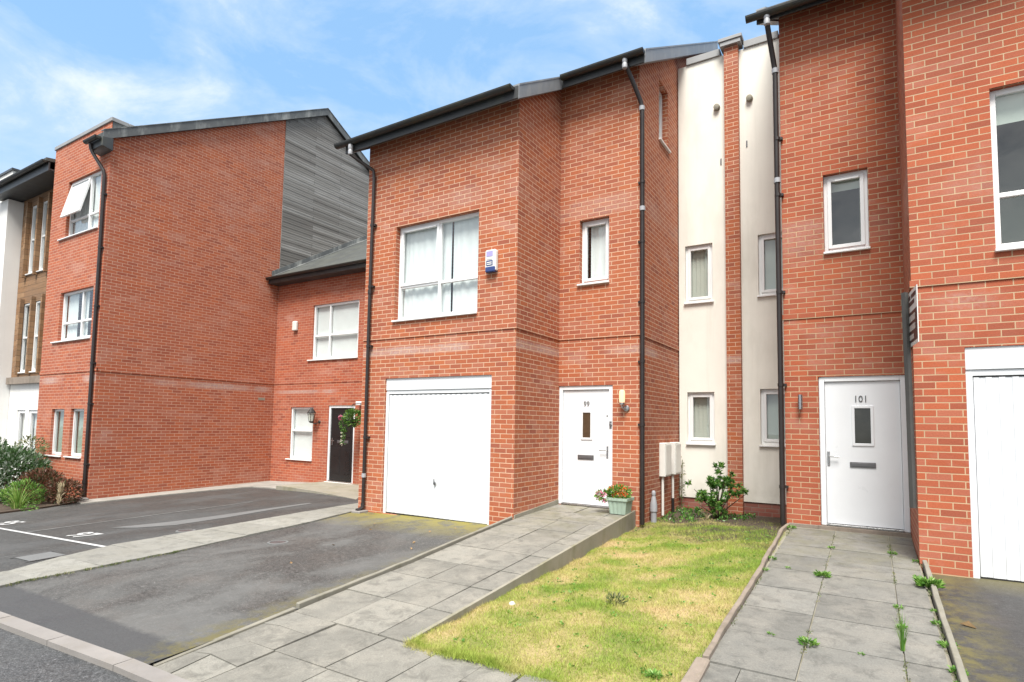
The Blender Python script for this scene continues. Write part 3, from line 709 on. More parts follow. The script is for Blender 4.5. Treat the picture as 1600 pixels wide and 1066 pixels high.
# ------------------------------------------------------------------ middle house
RS = .617
def rM(y): return 6.757 + RS * y
xB, yC, xD, yE = 3.297, 1.459, 4.763, 3.70
mh = thing('brick_house', 'orange brick house with number 99 on its white front door and a white garage door', 'house', (0, 0, 0))
w = MB(); wy = TY(0); wd = TY(yC); wr = TX(xB); ws = TX(xD); zb = -.35; zS = 3.06
wall(w, wy, 0, xB, zb, rM(0) + .004, [(.735, 2.55, 3.385, 5.09), (.58, 2.857, -.02, 2.352, .10)])
wall(w, wr, 0, yC, zb, lambda y: rM(y) + .02)
wall(w, wd, xB, xD, zb, rM(yC) + .004, [(3.68, 4.228, 4.02, 5.15), (3.299, 4.303, .21, 2.255)])
wall(w, ws, yC, 6.5, zb, lambda y: rM(y) + .02, [(2.50, 3.06, 6.83, 7.965, .14)])
w.face([(0, 0, zb), (0, 6.5, zb), (0, 6.5, rM(6.5)), (0, 0, rM(0))]); w.face([(0, 6.5, zb), (xD, 6.5, zb), (xD, 6.5, rM(6.5)), (0, 6.5, rM(6.5))])
for T, a, b in ((wy, .0, xB + .014), (wr, .016, yC), (wd, xB + .002, xD + .014), (ws, yC + .016, yE)): band(w, T, a, b, zS)
w.build('wall', M['brick_mid'], mh)
# roof slab with its verges
def mono_roof(parent, x0, x1, x2, y0, y1, yr, zf, m):
    r = MB(); t0, t1 = .01, .185
    for (xa, xb, ya) in ((x0, x1, y0), (x1, x2, y1)):
        if xb - xa < .01: continue
        r.prism([(ya, zf(ya) + t0), (yr, zf(yr) + t0), (yr, zf(yr) + t1), (ya, zf(ya) + t1)], 'x', xa, xb)
    r.prism([(yr, zf(yr) + t0), (yr + 4, zf(yr) - 2), (yr + 4, zf(yr) - 1.8), (yr, zf(yr) + t1)], 'x', x0, x2)
    return r.build('roof', m, parent)
mono_roof(mh, -.28, 3.44, 4.94, -.30, 1.16, 6.5, rM, M['slate'])
def eaves(parent, x0, x1, y, zlow, ywall, zf):
    f = MB(); f.box(x0, x1, y - .022, y - .002, zlow, zlow + .20); f.build('fascia', M['eaves'], parent, bevel=.003)
    s = MB(); s.prism([(y, zf(y) + .0), (ywall - .003, zf(ywall) + .0), (ywall - .003, zf(ywall) + .009), (y, zf(y) + .009)], 'x', x0, x1); s.build('soffit', M['soffit'], parent)
eaves(mh, -.30, 3.455, -.30, 6.56, 0, rM)
eaves(mh, 3.475, 4.95, 1.16, 7.46, yC, rM)
gutter(mh, -.47, 3.40, -.325, 6.735); gutter(mh, 3.49, 4.97, 1.135, 7.63)
def verge(parent, x, ya, yb, zf, side=1, h0=-.012, h1=.195, m='verge'):
    v = MB(); v.prism([(ya, zf(ya) + h0), (yb, zf(yb) + h0), (yb, zf(yb) + h1), (ya, zf(ya) + h1)], 'x', x, x + .025 * side)
    v.prism([(ya, zf(ya) + h1 + .002), (yb, zf(yb) + h1 + .002), (yb, zf(yb) + h1 + .03), (ya, zf(ya) + h1 + .03)], 'x', x - .10 * side, x + .032 * side)
    v.prism([(ya, zf(ya) + h0 - .006), (yb, zf(yb) + h0 - .006), (yb, zf(yb) + h0 - .001), (ya, zf(ya) + h0 - .001)], 'x', x - .16 * side, x + .02 * side)
    return v.build('verge', M[m], parent)
verge(mh, 3.442, -.30, 1.15, rM); verge(mh, 4.942, 1.155, 6.5, rM); verge(mh, -.282, -.30, 6.5, rM, -1)
window(mh, wy, .735, 2.55, 3.385, 5.09, .10, vs=(1.665,), hs=(3.995,), sash=((0, 1),), vent=((0, 1),), back=('curtain', 'curtain', ((1.86, 1.89),)), sill_ext=(.02, .0))
window(mh, wd, 3.68, 4.228, 4.02, 5.15, .10, sash=((0, 0),), vent=((0, 0),), back=('curtain', 'curtain', ((3.72, 3.80),)), sill_ext=(.035, .01))
window(mh, ws, 2.50, 3.06, 6.83, 7.965, .11, back=('curtain', 'blind'), sill_ext=(.02, .06))
entrance_door(mh, wd, 3.299, 4.303, .215, 2.25, .02, M['white_paint'], ('99', 3.815, 1.94), (3.745, 3.89, 1.367, 1.792), M['brown_glass'], (3.655, 3.951, .995, 1.075), (4.196, 1.165), -1, M['number_pale'])
dd = [o for o in mh.children if o.name.startswith('front_door')][0]
k = MB(); k.lathe((4.19, yC + .038, 1.74), [(.004, -.0), (.012, .002), (.012, .012)], 10, 'y'); k.build('lock', M['dark_metal'], dd)
k = MB(); k.lathe((4.262, yC + .006, 1.59), [(.018, -.0), (.026, .006), (.026, .016)], 12, 'y'); k.box(4.243, 4.281, yC + .012, yC + .022, 1.53, 1.65); k.build('doorbell', M['dark_metal'], dd)
garage_door(mh, wy, .58, 2.857, -.02, 2.352, 2.11, .03, (1.73, .57))
pp = downpipe(mh, [(.178, -.055, .10), (.178, -.055, 2.0), (.178, -.055, 4.2), (.19, -.055, 6.10), (.178, -.065, 6.24), (-.02, -.25, 6.40), (-.10, -.375, 6.48), (-.10, -.375, 6.62)], .031, (1.3, 2.95, 4.05, 5.2), 1, [(.178, -.055, .62, 1), (.178, -.055, 3.95)])
hopper(pp, -.10, -.385, 6.66)
k = MB(); k.tube([(.178, -.055, .13), (.178, -.065, .05), (.165, -.13, .015), (.155, -.18, .005)], [.037, .037, .038, .038], 10); k.build('shoe', M['pipe'], pp, smooth=True)
k = MB(); k.box(.06, .27, -.22, -.005, -.06, .005); k.build('gully', M['kerb'], mh, bevel=.01)
pp = downpipe(mh, [(xD + .06, yC - .03, .02), (xD + .06, yC - .03, 2.0), (xD + .06, yC - .03, 4.5), (xD + .055, yC - .03, 6.88), (xD + .03, yC - .06, 7.0), (4.66, 1.13, 7.46), (4.645, 1.08, 7.52), (4.645, 1.08, 7.56)]  , .037, (1.6, 2.62, 3.6, 4.6, 5.6), -1, [(xD + .06, yC - .03, 5.15, 1), (xD + .05, yC - .03, 6.86, 1)])
hopper(pp, 4.645, 1.075, 7.60)
k = MB(); k.prism([(.01, -.03), (yC - .003, .135), (yC - .003, .29), (.01, .20)], 'x', xB + .003, xB + .022); k.build('mortar_skirting', M['conc'], mh)

# ------------------------------------------------------------------ right house
yG, yI, xG, xH = 1.555, .05, 6.898, 8.36
def rR(y): return 6.82 + RS * (y - .05)
rh = thing('brick_house', 'red brick house at the right edge with number 101 on its white door', 'house', (8.36, .05, 0))
w = MB(); wy2 = TY(yI); wd2 = TY(yG); xr = 11.66; zb = -.3; zSr = 3.145
wl = lambda u, d, z: (xH + d, u, z)      # return wall facing -x
wall(w, wd2, xG, xH, zb, rR(yG) + .004, [(7.44, 7.985, 4.07, 5.195), (7.33, 8.357, .25, 2.307)])
wall(w, wl, yI, yG, zb, lambda y: rR(y) + .02)
wall(w, wy2, xH, xr, zb, rR(yI) + .004, [(9.097, 10.93, 3.47, 5.205), (8.807, 11.08, .06, 2.457, .10)])
w.face([(xG, yG, zb), (xG, 6.6, zb), (xG, 6.6, rR(6.6)), (xG, yG, rR(yG))]); w.face([(xr, yI, zb), (xr, 6.6, zb), (xr, 6.6, rR(6.6)), (xr, yI, rR(yI))])
w.face([(xG, 6.6, zb), (xr, 6.6, zb), (xr, 6.6, rR(6.6)), (xG, 6.6, rR(6.6))])
band(w, wd2, xG - .014, xH - .002, zSr); band(w, wl, yI + .003, yG - .016, zSr); band(w, wy2, xH - .014, xr, zSr)
w.build('wall', M['brick_right'], rh)
r = MB()
for xa, xb, ya in ((6.66, 8.21, 1.255), (8.21, 11.9, -.25)):
    r.prism([(ya, rR(ya) + .01), (6.6, rR(6.6) + .01), (6.6, rR(6.6) + .185), (ya, rR(ya) + .185)], 'x', xa, xb)
r.prism([(6.6, rR(6.6) + .01), (10.6, rR(6.6) - 2), (10.6, rR(6.6) - 1.8), (6.6, rR(6.6) + .185)], 'x', 6.66, 11.9); r.build('roof', M['slate'], rh)
eaves(rh, 6.64, 8.20, 1.255, rR(1.255) - .01, yG, rR); eaves(rh, 8.22, 11.9, -.25, rR(-.25) - .01, yI, rR)
gutter(rh, 6.50, 8.18, 1.23, 7.64); gutter(rh, 8.2, 11.9, -.275, 6.80)
verge(rh, 6.658, 1.25, 6.6, rR, -1)
window(rh, wd2, 7.44, 7.985, 4.07, 5.195, .08, sash=((0, 0),), vent=((0, 0),), back=('roller', 'blind', 4.98), sill_ext=(.01, .012), glass='glass_dark')
window(rh, wy2, 9.097, 10.93, 3.47, 5.205, .08, vs=(10.0,), hs=(4.06,), sill_ext=(.01, .02), back=('roller', 'blind', 4.86), glass='glass_dark')
entrance_door(rh, wd2, 7.333, 8.355, .255, 2.303, .02, M['white_paint'], ('101', 7.835, 1.99), (7.758, 7.945, 1.39, 1.865), M['grey_glass'], (7.69, 7.993, 1.06, 1.135), (7.436, 1.20), 1, M['number'])
garage_door(rh, wy2, 8.807, 11.08, .065, 2.457, 2.19, .02, (9.95, .65))
k = MB(); k.box(7.30, 8.357, yG - .04, yG + .02, .195, .252); k.box(xG + .03, 7.30, yG - .035, yG - .002, .20, .25); k.build('step', M['timber_edge'], rh, bevel=.004)
pp = downpipe(rh, [(6.855, 1.50, .22), (6.855, 1.50, 2.0), (6.85, 1.50, 4.5), (6.845, 1.50, 6.90), (6.83, 1.48, 7.02), (6.79, 1.23, 7.42), (6.785, 1.18, 7.50), (6.785, 1.18, 7.58)], .037, (.75, 2.2, 3.55, 5.0, 5.85), 1, [(6.85, 1.50, 5.22, 1), (6.845, 1.50, 6.90, 1)])
hopper(pp, 6.785, 1.17, 7.63)

# ------------------------------------------------------------------ rendered block set back between the brick houses
rb = thing('rendered_house', 'cream rendered house front with four small windows, set back between two brick houses', 'house', (5.8, 3.7, 0))
w = MB(); wt = TY(yE); wall(w, wt, xD + .02, xG - .003, .243, 8.80, [(4.905, 5.425, 3.99, 5.12), (4.935, 5.44, 1.27, 2.245), (6.24, 6.76, 4.0, 5.14), (6.245, 6.76, 1.275, 2.285)], .09)
w.build('wall', M['render'], rb)
k = MB(); k.box(xD + .02, xG - .003, yE + .02, yE + .10, -.4, .243); k.build('plinth', M['brick_plinth'], rb)
k = MB(); k.box(5.69, 5.945, yE - .11, yE - .001, -.4, 8.865); p_ = k.build('pilaster', M['brick_mid'], rb)
k = MB(); k.box(5.63, 6.005, yE - .18, yE + .10, 8.868, 8.95); k.box(5.60, 6.03, yE - .20, yE + .12, 8.953, 9.02); k.build('cap', M['coping'], p_, bevel=.006)
k = MB(); k.box(xD + .19, 5.598, yE - .035, yE + .2, 8.802, 8.94); k.build('coping', M['coping'], rb, bevel=.006); k = MB(); k.box(6.034, xG - .26, yE - .035, yE + .2, 8.802, 8.94); k.build('coping', M['coping'], rb, bevel=.006)
k = MB(); k.box(xD + .02, xG - .01, yE + .4, yE + .6, .2, 8.7); k.build('back_wall', M['dark_room'], rb)
for a, b, c, d, lb in ((4.905, 5.425, 3.99, 5.12, 'blind_dark'), (4.935, 5.44, 1.27, 2.245, 'blind_dark'), (6.24, 6.76, 4.0, 5.14, 'blind'), (6.245, 6.76, 1.275, 2.285, 'blind')):
    window(rb, wt, a, b, c, d, .055, sash=((0, 0),), back=('louvre', lb), sill_ext=(.02, .02), glass='glass_dark' if a > 6 else 'glass')
for x, z in ((5.535, 7.77), (6.13, 7.78)):
    k = MB(); k.lathe((x, yE - .06, z), [(.02, -.02), (.055, -.01), (.06, .03), (.06, .06)], 14, 'y'); k.box(x - .05, x + .05, yE - .075, yE - .062, z - .012, z + .012); k.build('vent_cowl', M['conc'], rb, smooth=True)
for x, z in ((5.60, 6.68), (6.07, 6.92)):
    k = MB(); k.box(x - .012, x + .012, yE - .012, yE - .001, z - .06, z + .06); k.build('weep_vent', M['dark_metal'], rb)

# ------------------------------------------------------------------ tall house on the left with timber-clad gable
xJ, yJ, yK, xM = -7.44, -1.2, 3.57, -10.52
def rL(y): return 8.955 + .566 * y if y < 5.07 else 11.825 - .566 * (y - 5.07)
lh = thing('brick_house', 'tall red brick house with a silvered timber gable and an open top window', 'house', (-7.44, -1.2, -.3))
w = MB(); wf = TY(yJ); wx = TX(xJ); zb = -1.0; zSl = 2.665
wins = [(-9.60, -7.825, 6.17, 7.64), (-9.62, -7.85, 3.49, 4.735), (-9.66, -8.965, .63, 1.775), (-8.60, -7.915, .64, 1.785)]
wall(w, wf, xM, xJ, zb, 8.70, wins, .10)
wall(w, wx, yJ, yK, zb, lambda y: rL(y) + .02)
w.face([(xJ, yK, zb), (xJ, 10, zb), (xJ, 10, 8), (xJ, yK, 8)])
w.face([(xM, yJ, zb), (xM, 10, zb), (xM, 10, 8.7), (xM, yJ, 8.7)]); w.face([(xM, 10, zb), (xJ, 10, zb), (xJ, 10, 9), (xM, 10, 9)])
band(w, wf, xM, xJ + .014, zSl); band(w, wx, yJ + .003, yK, zSl); 
w.build('wall', M['brick_left'], lh)
k = MB(); k.face([(xJ + .012, yK, 5.5), (xJ + .012, 9.6, 5.5), (xJ + .012, 9.6, rL(9.6)), (xJ + .012, 5.07, rL(5.07)), (xJ + .012, yK, rL(yK))]); k.face([(xJ + .012, yK, 5.5), (xJ, yK, 5.5), (xJ, yK, rL(yK)), (xJ + .012, yK, rL(yK))]); 
zc = 5.5
while zc < 11.8:
    ys = yK if rL(yK) > zc + .15 else 5.07 - (11.825 - zc - .15) / .566
    ye = min(9.6, 5.07 + (11.825 - zc - .15) / .566)
    if ye > ys + .05:
        yy = ys; o_ = (int(zc * 40) % 7) * .35
        cuts = [ys] + [c for c in (ys + .6 + o_, ys + 2.4 + o_ * .8, ys + 4.6 - o_ * .3) if c < ye - .2] + [ye]
        for a_, b_ in zip(cuts[:-1], cuts[1:]):
            j_ = random.uniform(-.002, .002); xo, xi = xJ + .0245 + j_, xJ + .0165 + j_
            k.face([(xo, a_ + .002, zc - .006), (xo, b_ - .002, zc - .006), (xi, b_ - .002, zc + .149), (xi, a_ + .002, zc + .149)]); k.face([(xo, a_, zc - .006), (xo, b_, zc - .006), (xJ + .012, b_, zc - .004), (xJ + .012, a_, zc - .004)])
            k.face([(xo, a_ + .002, zc - .006), (xi, a_ + .002, zc + .149), (xJ + .012, a_ + .002, zc + .145), (xJ + .012, a_ + .002, zc)])
    zc += .15
k.build('cladding', M['cladding'], lh)
r = MB(); r.prism([(-1.4, rL(-1.4) + .01), (-.6, rL(-.6) + .01), (-.6, rL(-.6) + .17), (-1.4, rL(-1.4) + .17)], 'x', -7.74, xJ + .10); r.prism([(-.6, rL(-.6) + .01), (5.07, rL(5.07) + .01), (9.8, rL(9.8) + .01), (9.8, rL(9.8) + .17), (5.07, rL(5.07) + .17), (-.6, rL(-.6) + .17)], 'x', -12.0, xJ + .10); r.build('roof', M['slate'], lh)
k = MB()
k.prism([(-1.42, rL(-1.42) - .02), (5.07, rL(5.07) - .02), (5.07, rL(5.07) + .20), (-1.42, rL(-1.42) + .20)], 'x', xJ + .10, xJ + .125)
k.prism([(5.07, rL(5.07) - .02), (9.8, rL(9.8) - .02), (9.8, rL(9.8) + .20), (5.07, rL(5.07) + .20)], 'x', xJ + .10, xJ + .125)
k.prism([(-1.42, rL(-1.42) + .203), (5.07, rL(5.07) + .203), (9.8, rL(9.8) + .203), (9.8, rL(9.8) + .225), (5.07, rL(5.07) + .225), (-1.42, rL(-1.42) + .225)], 'x', xJ - .02, xJ + .14); k.build('verge', M['lead'], lh)
k = MB(); k.prism([(-1.0, rL(-1.0) - .022), (5.07, rL(5.07) - .022), (9.8, rL(9.8) - .022), (9.8, rL(9.8) - .008), (5.07, rL(5.07) - .008), (-1.0, rL(-1.0) - .008)], 'x', xJ + .014, xJ + .10); k.build('soffit', M['soffit'], lh)
k = MB(); k.box(xM - .03, xJ + .03, yJ - .03, yJ + .35, 8.703, 8.80); k.box(xJ - .30, xJ + .03, yJ + .36, -.65, 8.703, 8.80); k.build('parapet_coping', M['coping'], lh, bevel=.008)
k = MB(); k.prism([(yJ + .012, rL(yJ) + .05), (-.66, rL(-.66) + .05), (-.66, 8.70), (yJ + .012, 8.70)], 'x', xJ - .20, xJ + .006); k.build('lead_flashing', M['lead'], lh)
k = MB(); k.prism([(yJ - .003, 7.93), (-1.44, 7.98), (-1.44, 8.20), (yJ - .003, 8.24)], 'x', -7.93, xJ + .128); k.build('eaves_return', M['eaves'], lh, bevel=.008)
gutter(lh, -7.98, -7.36, -1.452, 8.19, .065)
window(lh, wf, *wins[0], .07, vs=(-8.52,), hs=(6.62,), sash=((0, 1),), open_sash=(0, 1), back=('curtain', 'curtain'), sill_ext=(.35, .0), label='top window with its left light tilted open')
window(lh, wf, *wins[1], .07, vs=(-8.56,), hs=(3.95,), back=('curtain', 'curtain', ((-9.0, -8.7), (-8.4, -8.1))), sill_ext=(.3, .0))
for q in wins[2:]: window(lh, wf, *q, .06, back=('louvre', 'blind_dark'), sill_ext=(.15, .0), glass='glass_dark')
pp = downpipe(lh, [(-7.53, -1.255, -.25), (-7.53, -1.255, 3), (-7.53, -1.255, 5.5), (-7.53, -1.26, 7.35), (-7.55, -1.28, 7.48), (-7.80, -1.42, 7.90), (-7.82, -1.46, 8.0), (-7.82, -1.48, 8.12)], .040, (.5, 1.9, 2.85, 4.2, 5.6, 6.9), 1, [(-7.53, -1.255, .1)])
k = MB(); k.box(-7.70, -7.36, -1.42, -1.205, -.36, -.26); k.build('gully', M['kerb'], lh, bevel=.02)
k = MB(); k.tbox(wx, 3.05, 3.27, -.004, .01, 2.17, 2.245); k.build('air_brick', M['conc'], lh)

# ------------------------------------------------------------------ set-back house with the black door
ih = thing('brick_house', 'low set-back brick house with a black front door and white framed windows', 'house', (-4, 3.57, -.2))
w = MB(); wi = TY(yK); zSi = 2.665
wall(w, wi, xJ + .003, -.003, -.6, 5.72, [(-5.79, -3.93, 3.345, 4.93), (-6.62, -5.63, .475, 1.975), (-5.0, -3.955, -.08, 2.02)], .09)
band(w, wi, xJ + .003, -.003, zSi, .01)
w.build('wall', M['brick_infill'], ih)
zi = lambda y: 5.80 + .585 * (y - 3.25)
r = MB(); r.prism([(3.25, zi(3.25)), (8.5, zi(8.5)), (8.5, zi(8.5) + .1), (3.25, zi(3.25) + .1)], 'x', xJ + .03, -.005); r.build('roof', M['slate'], ih)
k = MB(); k.prism([(3.3, zi(3.3) + .102), (8.0, zi(8.0) + .102), (8.0, zi(8.0) + .26), (3.3, zi(3.3) + .26)], 'x', xJ + .016, xJ + .05); k.prism([(3.3, zi(3.3) + .102), (8.0, zi(8.0) + .102), (8.0, zi(8.0) + .118), (3.3, zi(3.3) + .118)], 'x', xJ + .05, xJ + .22); k.build('flashing', M['lead'], ih)
k = MB(); k.box(xJ + .003, -.003, 3.24, yK - .003, 5.68, 5.70); k.box(xJ + .003, -.003, 3.215, 3.24, 5.68, 5.84); k.build('fascia', M['eaves'], ih)
gutter(ih, xJ + .01, -.01, 3.215, 5.85, .06)
window(ih, wi, -5.79, -3.93, 3.345, 4.93, .035, vs=(-5.12,), hs=(4.03,), back=('roller', 'curtain', 3.36), sill_ext=(.16, .02))
window(ih, wi, -6.62, -5.63, .475, 1.975, .035, hs=(1.30,), back=('roller', 'curtain', .49), sill_ext=(.12, .02))
d = entrance_door(ih, wi, -5.0, -3.955, -.08, 2.02, .02, M['black_door'], None, None, None, (-4.65, -4.22, .98, 1.06), (-4.86, 1.05), 1, M['number'])
for (a, b, c, e) in ((-4.80, -4.53, .15, .85), (-4.43, -4.15, .15, .85), (-4.80, -4.53, 1.15, 1.80), (-4.43, -4.15, 1.15, 1.80)):
    k = MB(); k.tbox(wi, a, b, .04, .05, c, e); k.build('door_panel', M['black_door'], d, bevel=.004)
k = MB(); k.tbox(wi, -5.03, -3.93, -.06, .02, -.16, -.085); k.build('door_sill', M['upvc'], ih, bevel=.006)
# curved ramp to the black door
k = MB(); front = [(-5.05, 2.02), (-4.75, 2.0), (-4.4, 1.97), (-4.0, 1.92), (-3.5, 1.84), (-2.8, 1.68), (-2.0, 1.46), (-1.2, 1.2), (-.02, .8)]
top = lambda x: -.085 + .03 * max(0, (x + 4) / 4)
for (a, b) in zip(front[:-1], front[1:]):
    k.face([(a[0], a[1], top(a[0])), (b[0], b[1], top(b[0])), (b[0], yK, -.09), (a[0], yK, -.09)])
    k.face([(a[0], a[1], top(a[0])), (b[0], b[1], top(b[0])), (b[0], b[1], -.5), (a[0], a[1], -.5)])
k.face([(front[0][0], front[0][1], -.5), (front[0][0], yK, -.5), (front[0][0], yK, -.09), (front[0][0], front[0][1], -.085)])
tag(k.build('door_ramp', M['conc']), kind='structure')

# ------------------------------------------------------------------ timber-fronted house and white house at the far left
th = thing('timber_house', 'house with brown timber cladding and deep dark eaves beyond the tall brick house', 'house', (-12.5, -.7, -.5))
w = MB(); wt2 = TY(-.7); tw = [(-13.36, -12.72, 5.80, 7.87), (-12.62, -12.0, 5.80, 7.87), (-13.46, -12.72, 2.87, 4.92), (-12.62, -12.0, 2.87, 4.92)]
wall(w, wt2, -13.99, -10.53, 2.52, 8.6, tw, .05); w.build('cladding', M['timber'], th)
w = MB(); tw2 = [(-13.36, -12.77, .5, 1.77), (-12.55, -11.9, .5, 1.77)]; wall(w, wt2, -13.99, -10.53, -1, 2.52, tw2, .06); w.face([(-13.99, -.55, -1), (-10.53, -.55, -1), (-10.53, -.55, 8.6), (-13.99, -.55, 8.6)]); w.build('wall', M['white_render'], th)
k = MB(); k.box(-13.98, -10.53, -.82, -.705, 2.52, 2.72); k.build('floor_beam', M['timber_edge'], th)
for x in (-13.46, -12.67, -11.95):
    for (z0, z1) in ((5.70, 8.0), (2.80, 5.05)):
        k = MB(); k.box(x - .05, x + .05, -.80, -.705, z0, z1); k.build('window_post', M['timber'], th)
for q in tw: window(th, wt2, *q, .02, hs=((q[2] + q[3]) / 2,), back=('louvre', 'blind'), sill_ext=(.1, .0))
for q in tw2: window(th, wt2, *q, .03, back=('louvre', 'blind'), sill_ext=(.05, .0), fw=.1)
k = MB(); k.box(-14.6, -10.53, -1.30, -.705, 8.14, 8.18); k.box(-14.6, -10.53, -1.34, -1.305, 8.12, 8.34); k.build('soffit', M['eaves'], th)
gutter(th, -14.7, -10.55, -1.345, 8.38, .07)
k = MB(); k.prism([(-1.40, 8.36), (6, 9.4), (6, 9.5), (-1.40, 8.45)], 'x', -14.6, -10.53); k.build('roof', M['slate'], th)
wh = thing('rendered_house', 'white rendered house at the far left edge of the terrace', 'house', (-16, -.9, -.6))
k = MB(); k.box(-22, -14.0, -1.08, 6, -1.5, 8.10); k.build('wall', M['white_render'], wh)
k = MB(); k.box(-22, -14.15, -.98, 5.9, 8.10, 9.05); k.build('parapet', M['white_render'], wh)
k = MB(); k.box(-22, -14.1, -1.02, 6, 9.053, 9.12); k.build('parapet_coping', M['eaves'], wh)

# ------------------------------------------------------------------ retaining wall, edgings
k = MB(); n = 22
for i in range(n):
    ya, yb = -4.20 + (1.455 + 4.20) * i / n, -4.20 + (1.455 + 4.20) * (i + 1) / n
    for (xa, xb, yy0, yy1) in ((lawnx(ya), lawnx(yb), ya, yb),):
        t0, t1 = zM(0, ya) + .012, zM(0, yb) + .012
        v = [(xa - .035, ya, t0), (xa, ya, t0), (xb, yb, t1), (xb - .035, yb, t1)]
        k.raw(v + [(a, b, -.25) for a, b, c in v], [(0, 1, 2, 3), (1, 5, 6, 2), (0, 3, 7, 4)] + ([(0, 4, 5, 1)] if i == 0 else []) + ([(3, 2, 6, 7)] if i == n - 1 else []))
rw = k.build('retaining_wall', M['conc']); tag(rw, 'low mossy concrete wall holding the sloping slab path above the lawn', 'wall')
def edging(pts, zf, w, hgt, low, name, m, label, bevel=.006, wob=0):
    k = MB(); P = []
    for (a, b) in zip(pts[:-1], pts[1:]):
        nn = max(1, int((Vector(b) - Vector(a)).length / .25))
        for i in range(nn): P.append((a[0] + (b[0] - a[0]) * i / nn, a[1] + (b[1] - a[1]) * i / nn))
    P.append(pts[-1]); vs = []; fs = []
    for i, (x, y) in enumerate(P):
        z = zf(x, y) + hgt + random.uniform(-wob, wob); dx = random.uniform(-wob, wob); ww = w + random.uniform(-wob, wob)
        vs += [(x - ww / 2 + dx, y, z), (x + ww / 2 + dx, y, z + random.uniform(-wob, wob) * .6), (x + ww / 2 + dx, y, z - low), (x - ww / 2 + dx, y, z - low)]
    for i in range(len(P) - 1):
        for j in range(4): fs.append((4 * i + j, 4 * i + (j + 1) % 4, 4 * i + 4 + (j + 1) % 4, 4 * i + 4 + j))
    fs.append((3, 2, 1, 0)); e = 4 * (len(P) - 1); fs.append((e, e + 1, e + 2, e + 3))
    k.raw(vs, fs); return tag(k.build(name, m, bevel=bevel), label, 'edging')
edging([(3.26, .06), (3.325, -.71), (3.515, -2.57), (3.60, -3.89), (3.612, -4.14)], zM, .045, .036, .32, 'concrete_edging', M['conc_edge'], 'raised concrete edging between the worn driveway and the sloping slab path', .006, .003)
edging([(3.622, -4.18), (3.655, -4.5), (3.72, -5.40)], zM, .045, .016, .2, 'concrete_edging', M['conc_edge'], 'flush pale concrete edging beside the driveway, nearest the kerb', .005, .003)
edging([(6.925, 1.46), (6.895, 1.05), (6.94, -.95), (6.955, -2.5), (6.965, -3.5)], zR, .042, .042, .2, 'timber_edging', M['timber_edge'], 'weathered timber board between the lawn and the path to door 101', .006, .006)
edging([(6.955, -3.53), (6.965, -4.28)], zR, .10, .03, .2, 'timber_edging', M['timber_edge'], 'short split timber offcut at the front right corner of the lawn', .01, .008)
edging([(8.40, .02), (8.402, -1.3), (8.40, -2.75), (8.405, -4.2)], zR, .042, .05, .25, 'timber_edging', M['conc_edge'], 'pale edging board between the slab path and the dark right driveway', .005, .004)

# ------------------------------------------------------------------ grass: one mass of blades
def grass():
    N = 170000
    y = np.random.uniform(-4.24, 3.0, N); y[:9000] = -4.245 + np.random.normal(.015, .03, 9000); x0 = 4.965 - (np.minimum(y, 1.46) + 4.16) * .0465 + .012; x0 = np.where(y > 1.46, 4.78, x0)
    rr = np.random.random(N); rr[9000:13000] = np.abs(np.random.normal(0, .008, 4000)) - .006; rr[13000:17000] = 1 - np.abs(np.random.normal(0, .010, 4000)); x = x0 + (6.935 - x0) * rr
    keep = np.ones(N, bool); bare = (y - 1.15) / 1.2 + np.clip((x - 5.7) * .85, -.2, .9) + .30 * np.sin(x * 5 + y * 3)
    keep &= np.random.random(N) > np.clip(bare, 0, .97)
    x, y = x[keep], y[keep]; N = len(x)
    z = np.array([zL(a, b) + .012 * math.sin(a * 7 + b * 3) + .010 * math.sin(b * 9 - a * 4) for a, b in zip(x, y)]) - .004
    clump = .5 + .5 * np.sin(x * 9.1 + 2 * np.sin(y * 5.3)) * np.sin(y * 8.3 + 1.5 * np.sin(x * 6.1))
    h = np.random.uniform(.010, .028, N) * (1 + .7 * clump); edge_ = (np.abs(x - 6.92) < .06) | (y < -4.1); h = np.where(edge_, h * 1.35, h) * np.where(np.random.random(N) < .05, 1.7, 1)
    az = np.random.uniform(0, 2 * np.pi, N); lean = np.random.uniform(.2, 1.3, N) * h
    wd = np.random.uniform(.0014, .0030, N); pa = np.random.uniform(0, np.pi, N)
    dx, dy = np.cos(pa) * wd, np.sin(pa) * wd
    v = np.zeros((N, 3, 3)); v[:, 0] = np.stack([x - dx, y - dy, z], 1); v[:, 1] = np.stack([x + dx, y + dy, z], 1); v[:, 2] = np.stack([x + np.cos(az) * lean, y + np.sin(az) * lean, z + h], 1)
    me = bpy.data.meshes.new('grass'); me.vertices.add(3 * N); me.vertices.foreach_set('co', v.ravel().astype(np.float32))
    me.loops.add(3 * N); me.loops.foreach_set('vertex_index', np.arange(3 * N, dtype=np.int32)); me.polygons.add(N)
    me.polygons.foreach_set('loop_start', np.arange(0, 3 * N, 3, dtype=np.int32)); me.update()
    at = me.attributes.new('tint', 'FLOAT', 'FACE'); at.data.foreach_set('value', np.random.random(N).astype(np.float32))
    me.materials.append(M['grass']); o = bpy.data.objects.new('grass', me); C.objects.link(o)
    tag(o, 'patchy green and straw coloured grass of the small front lawn', 'grass', kind='stuff')
grass()

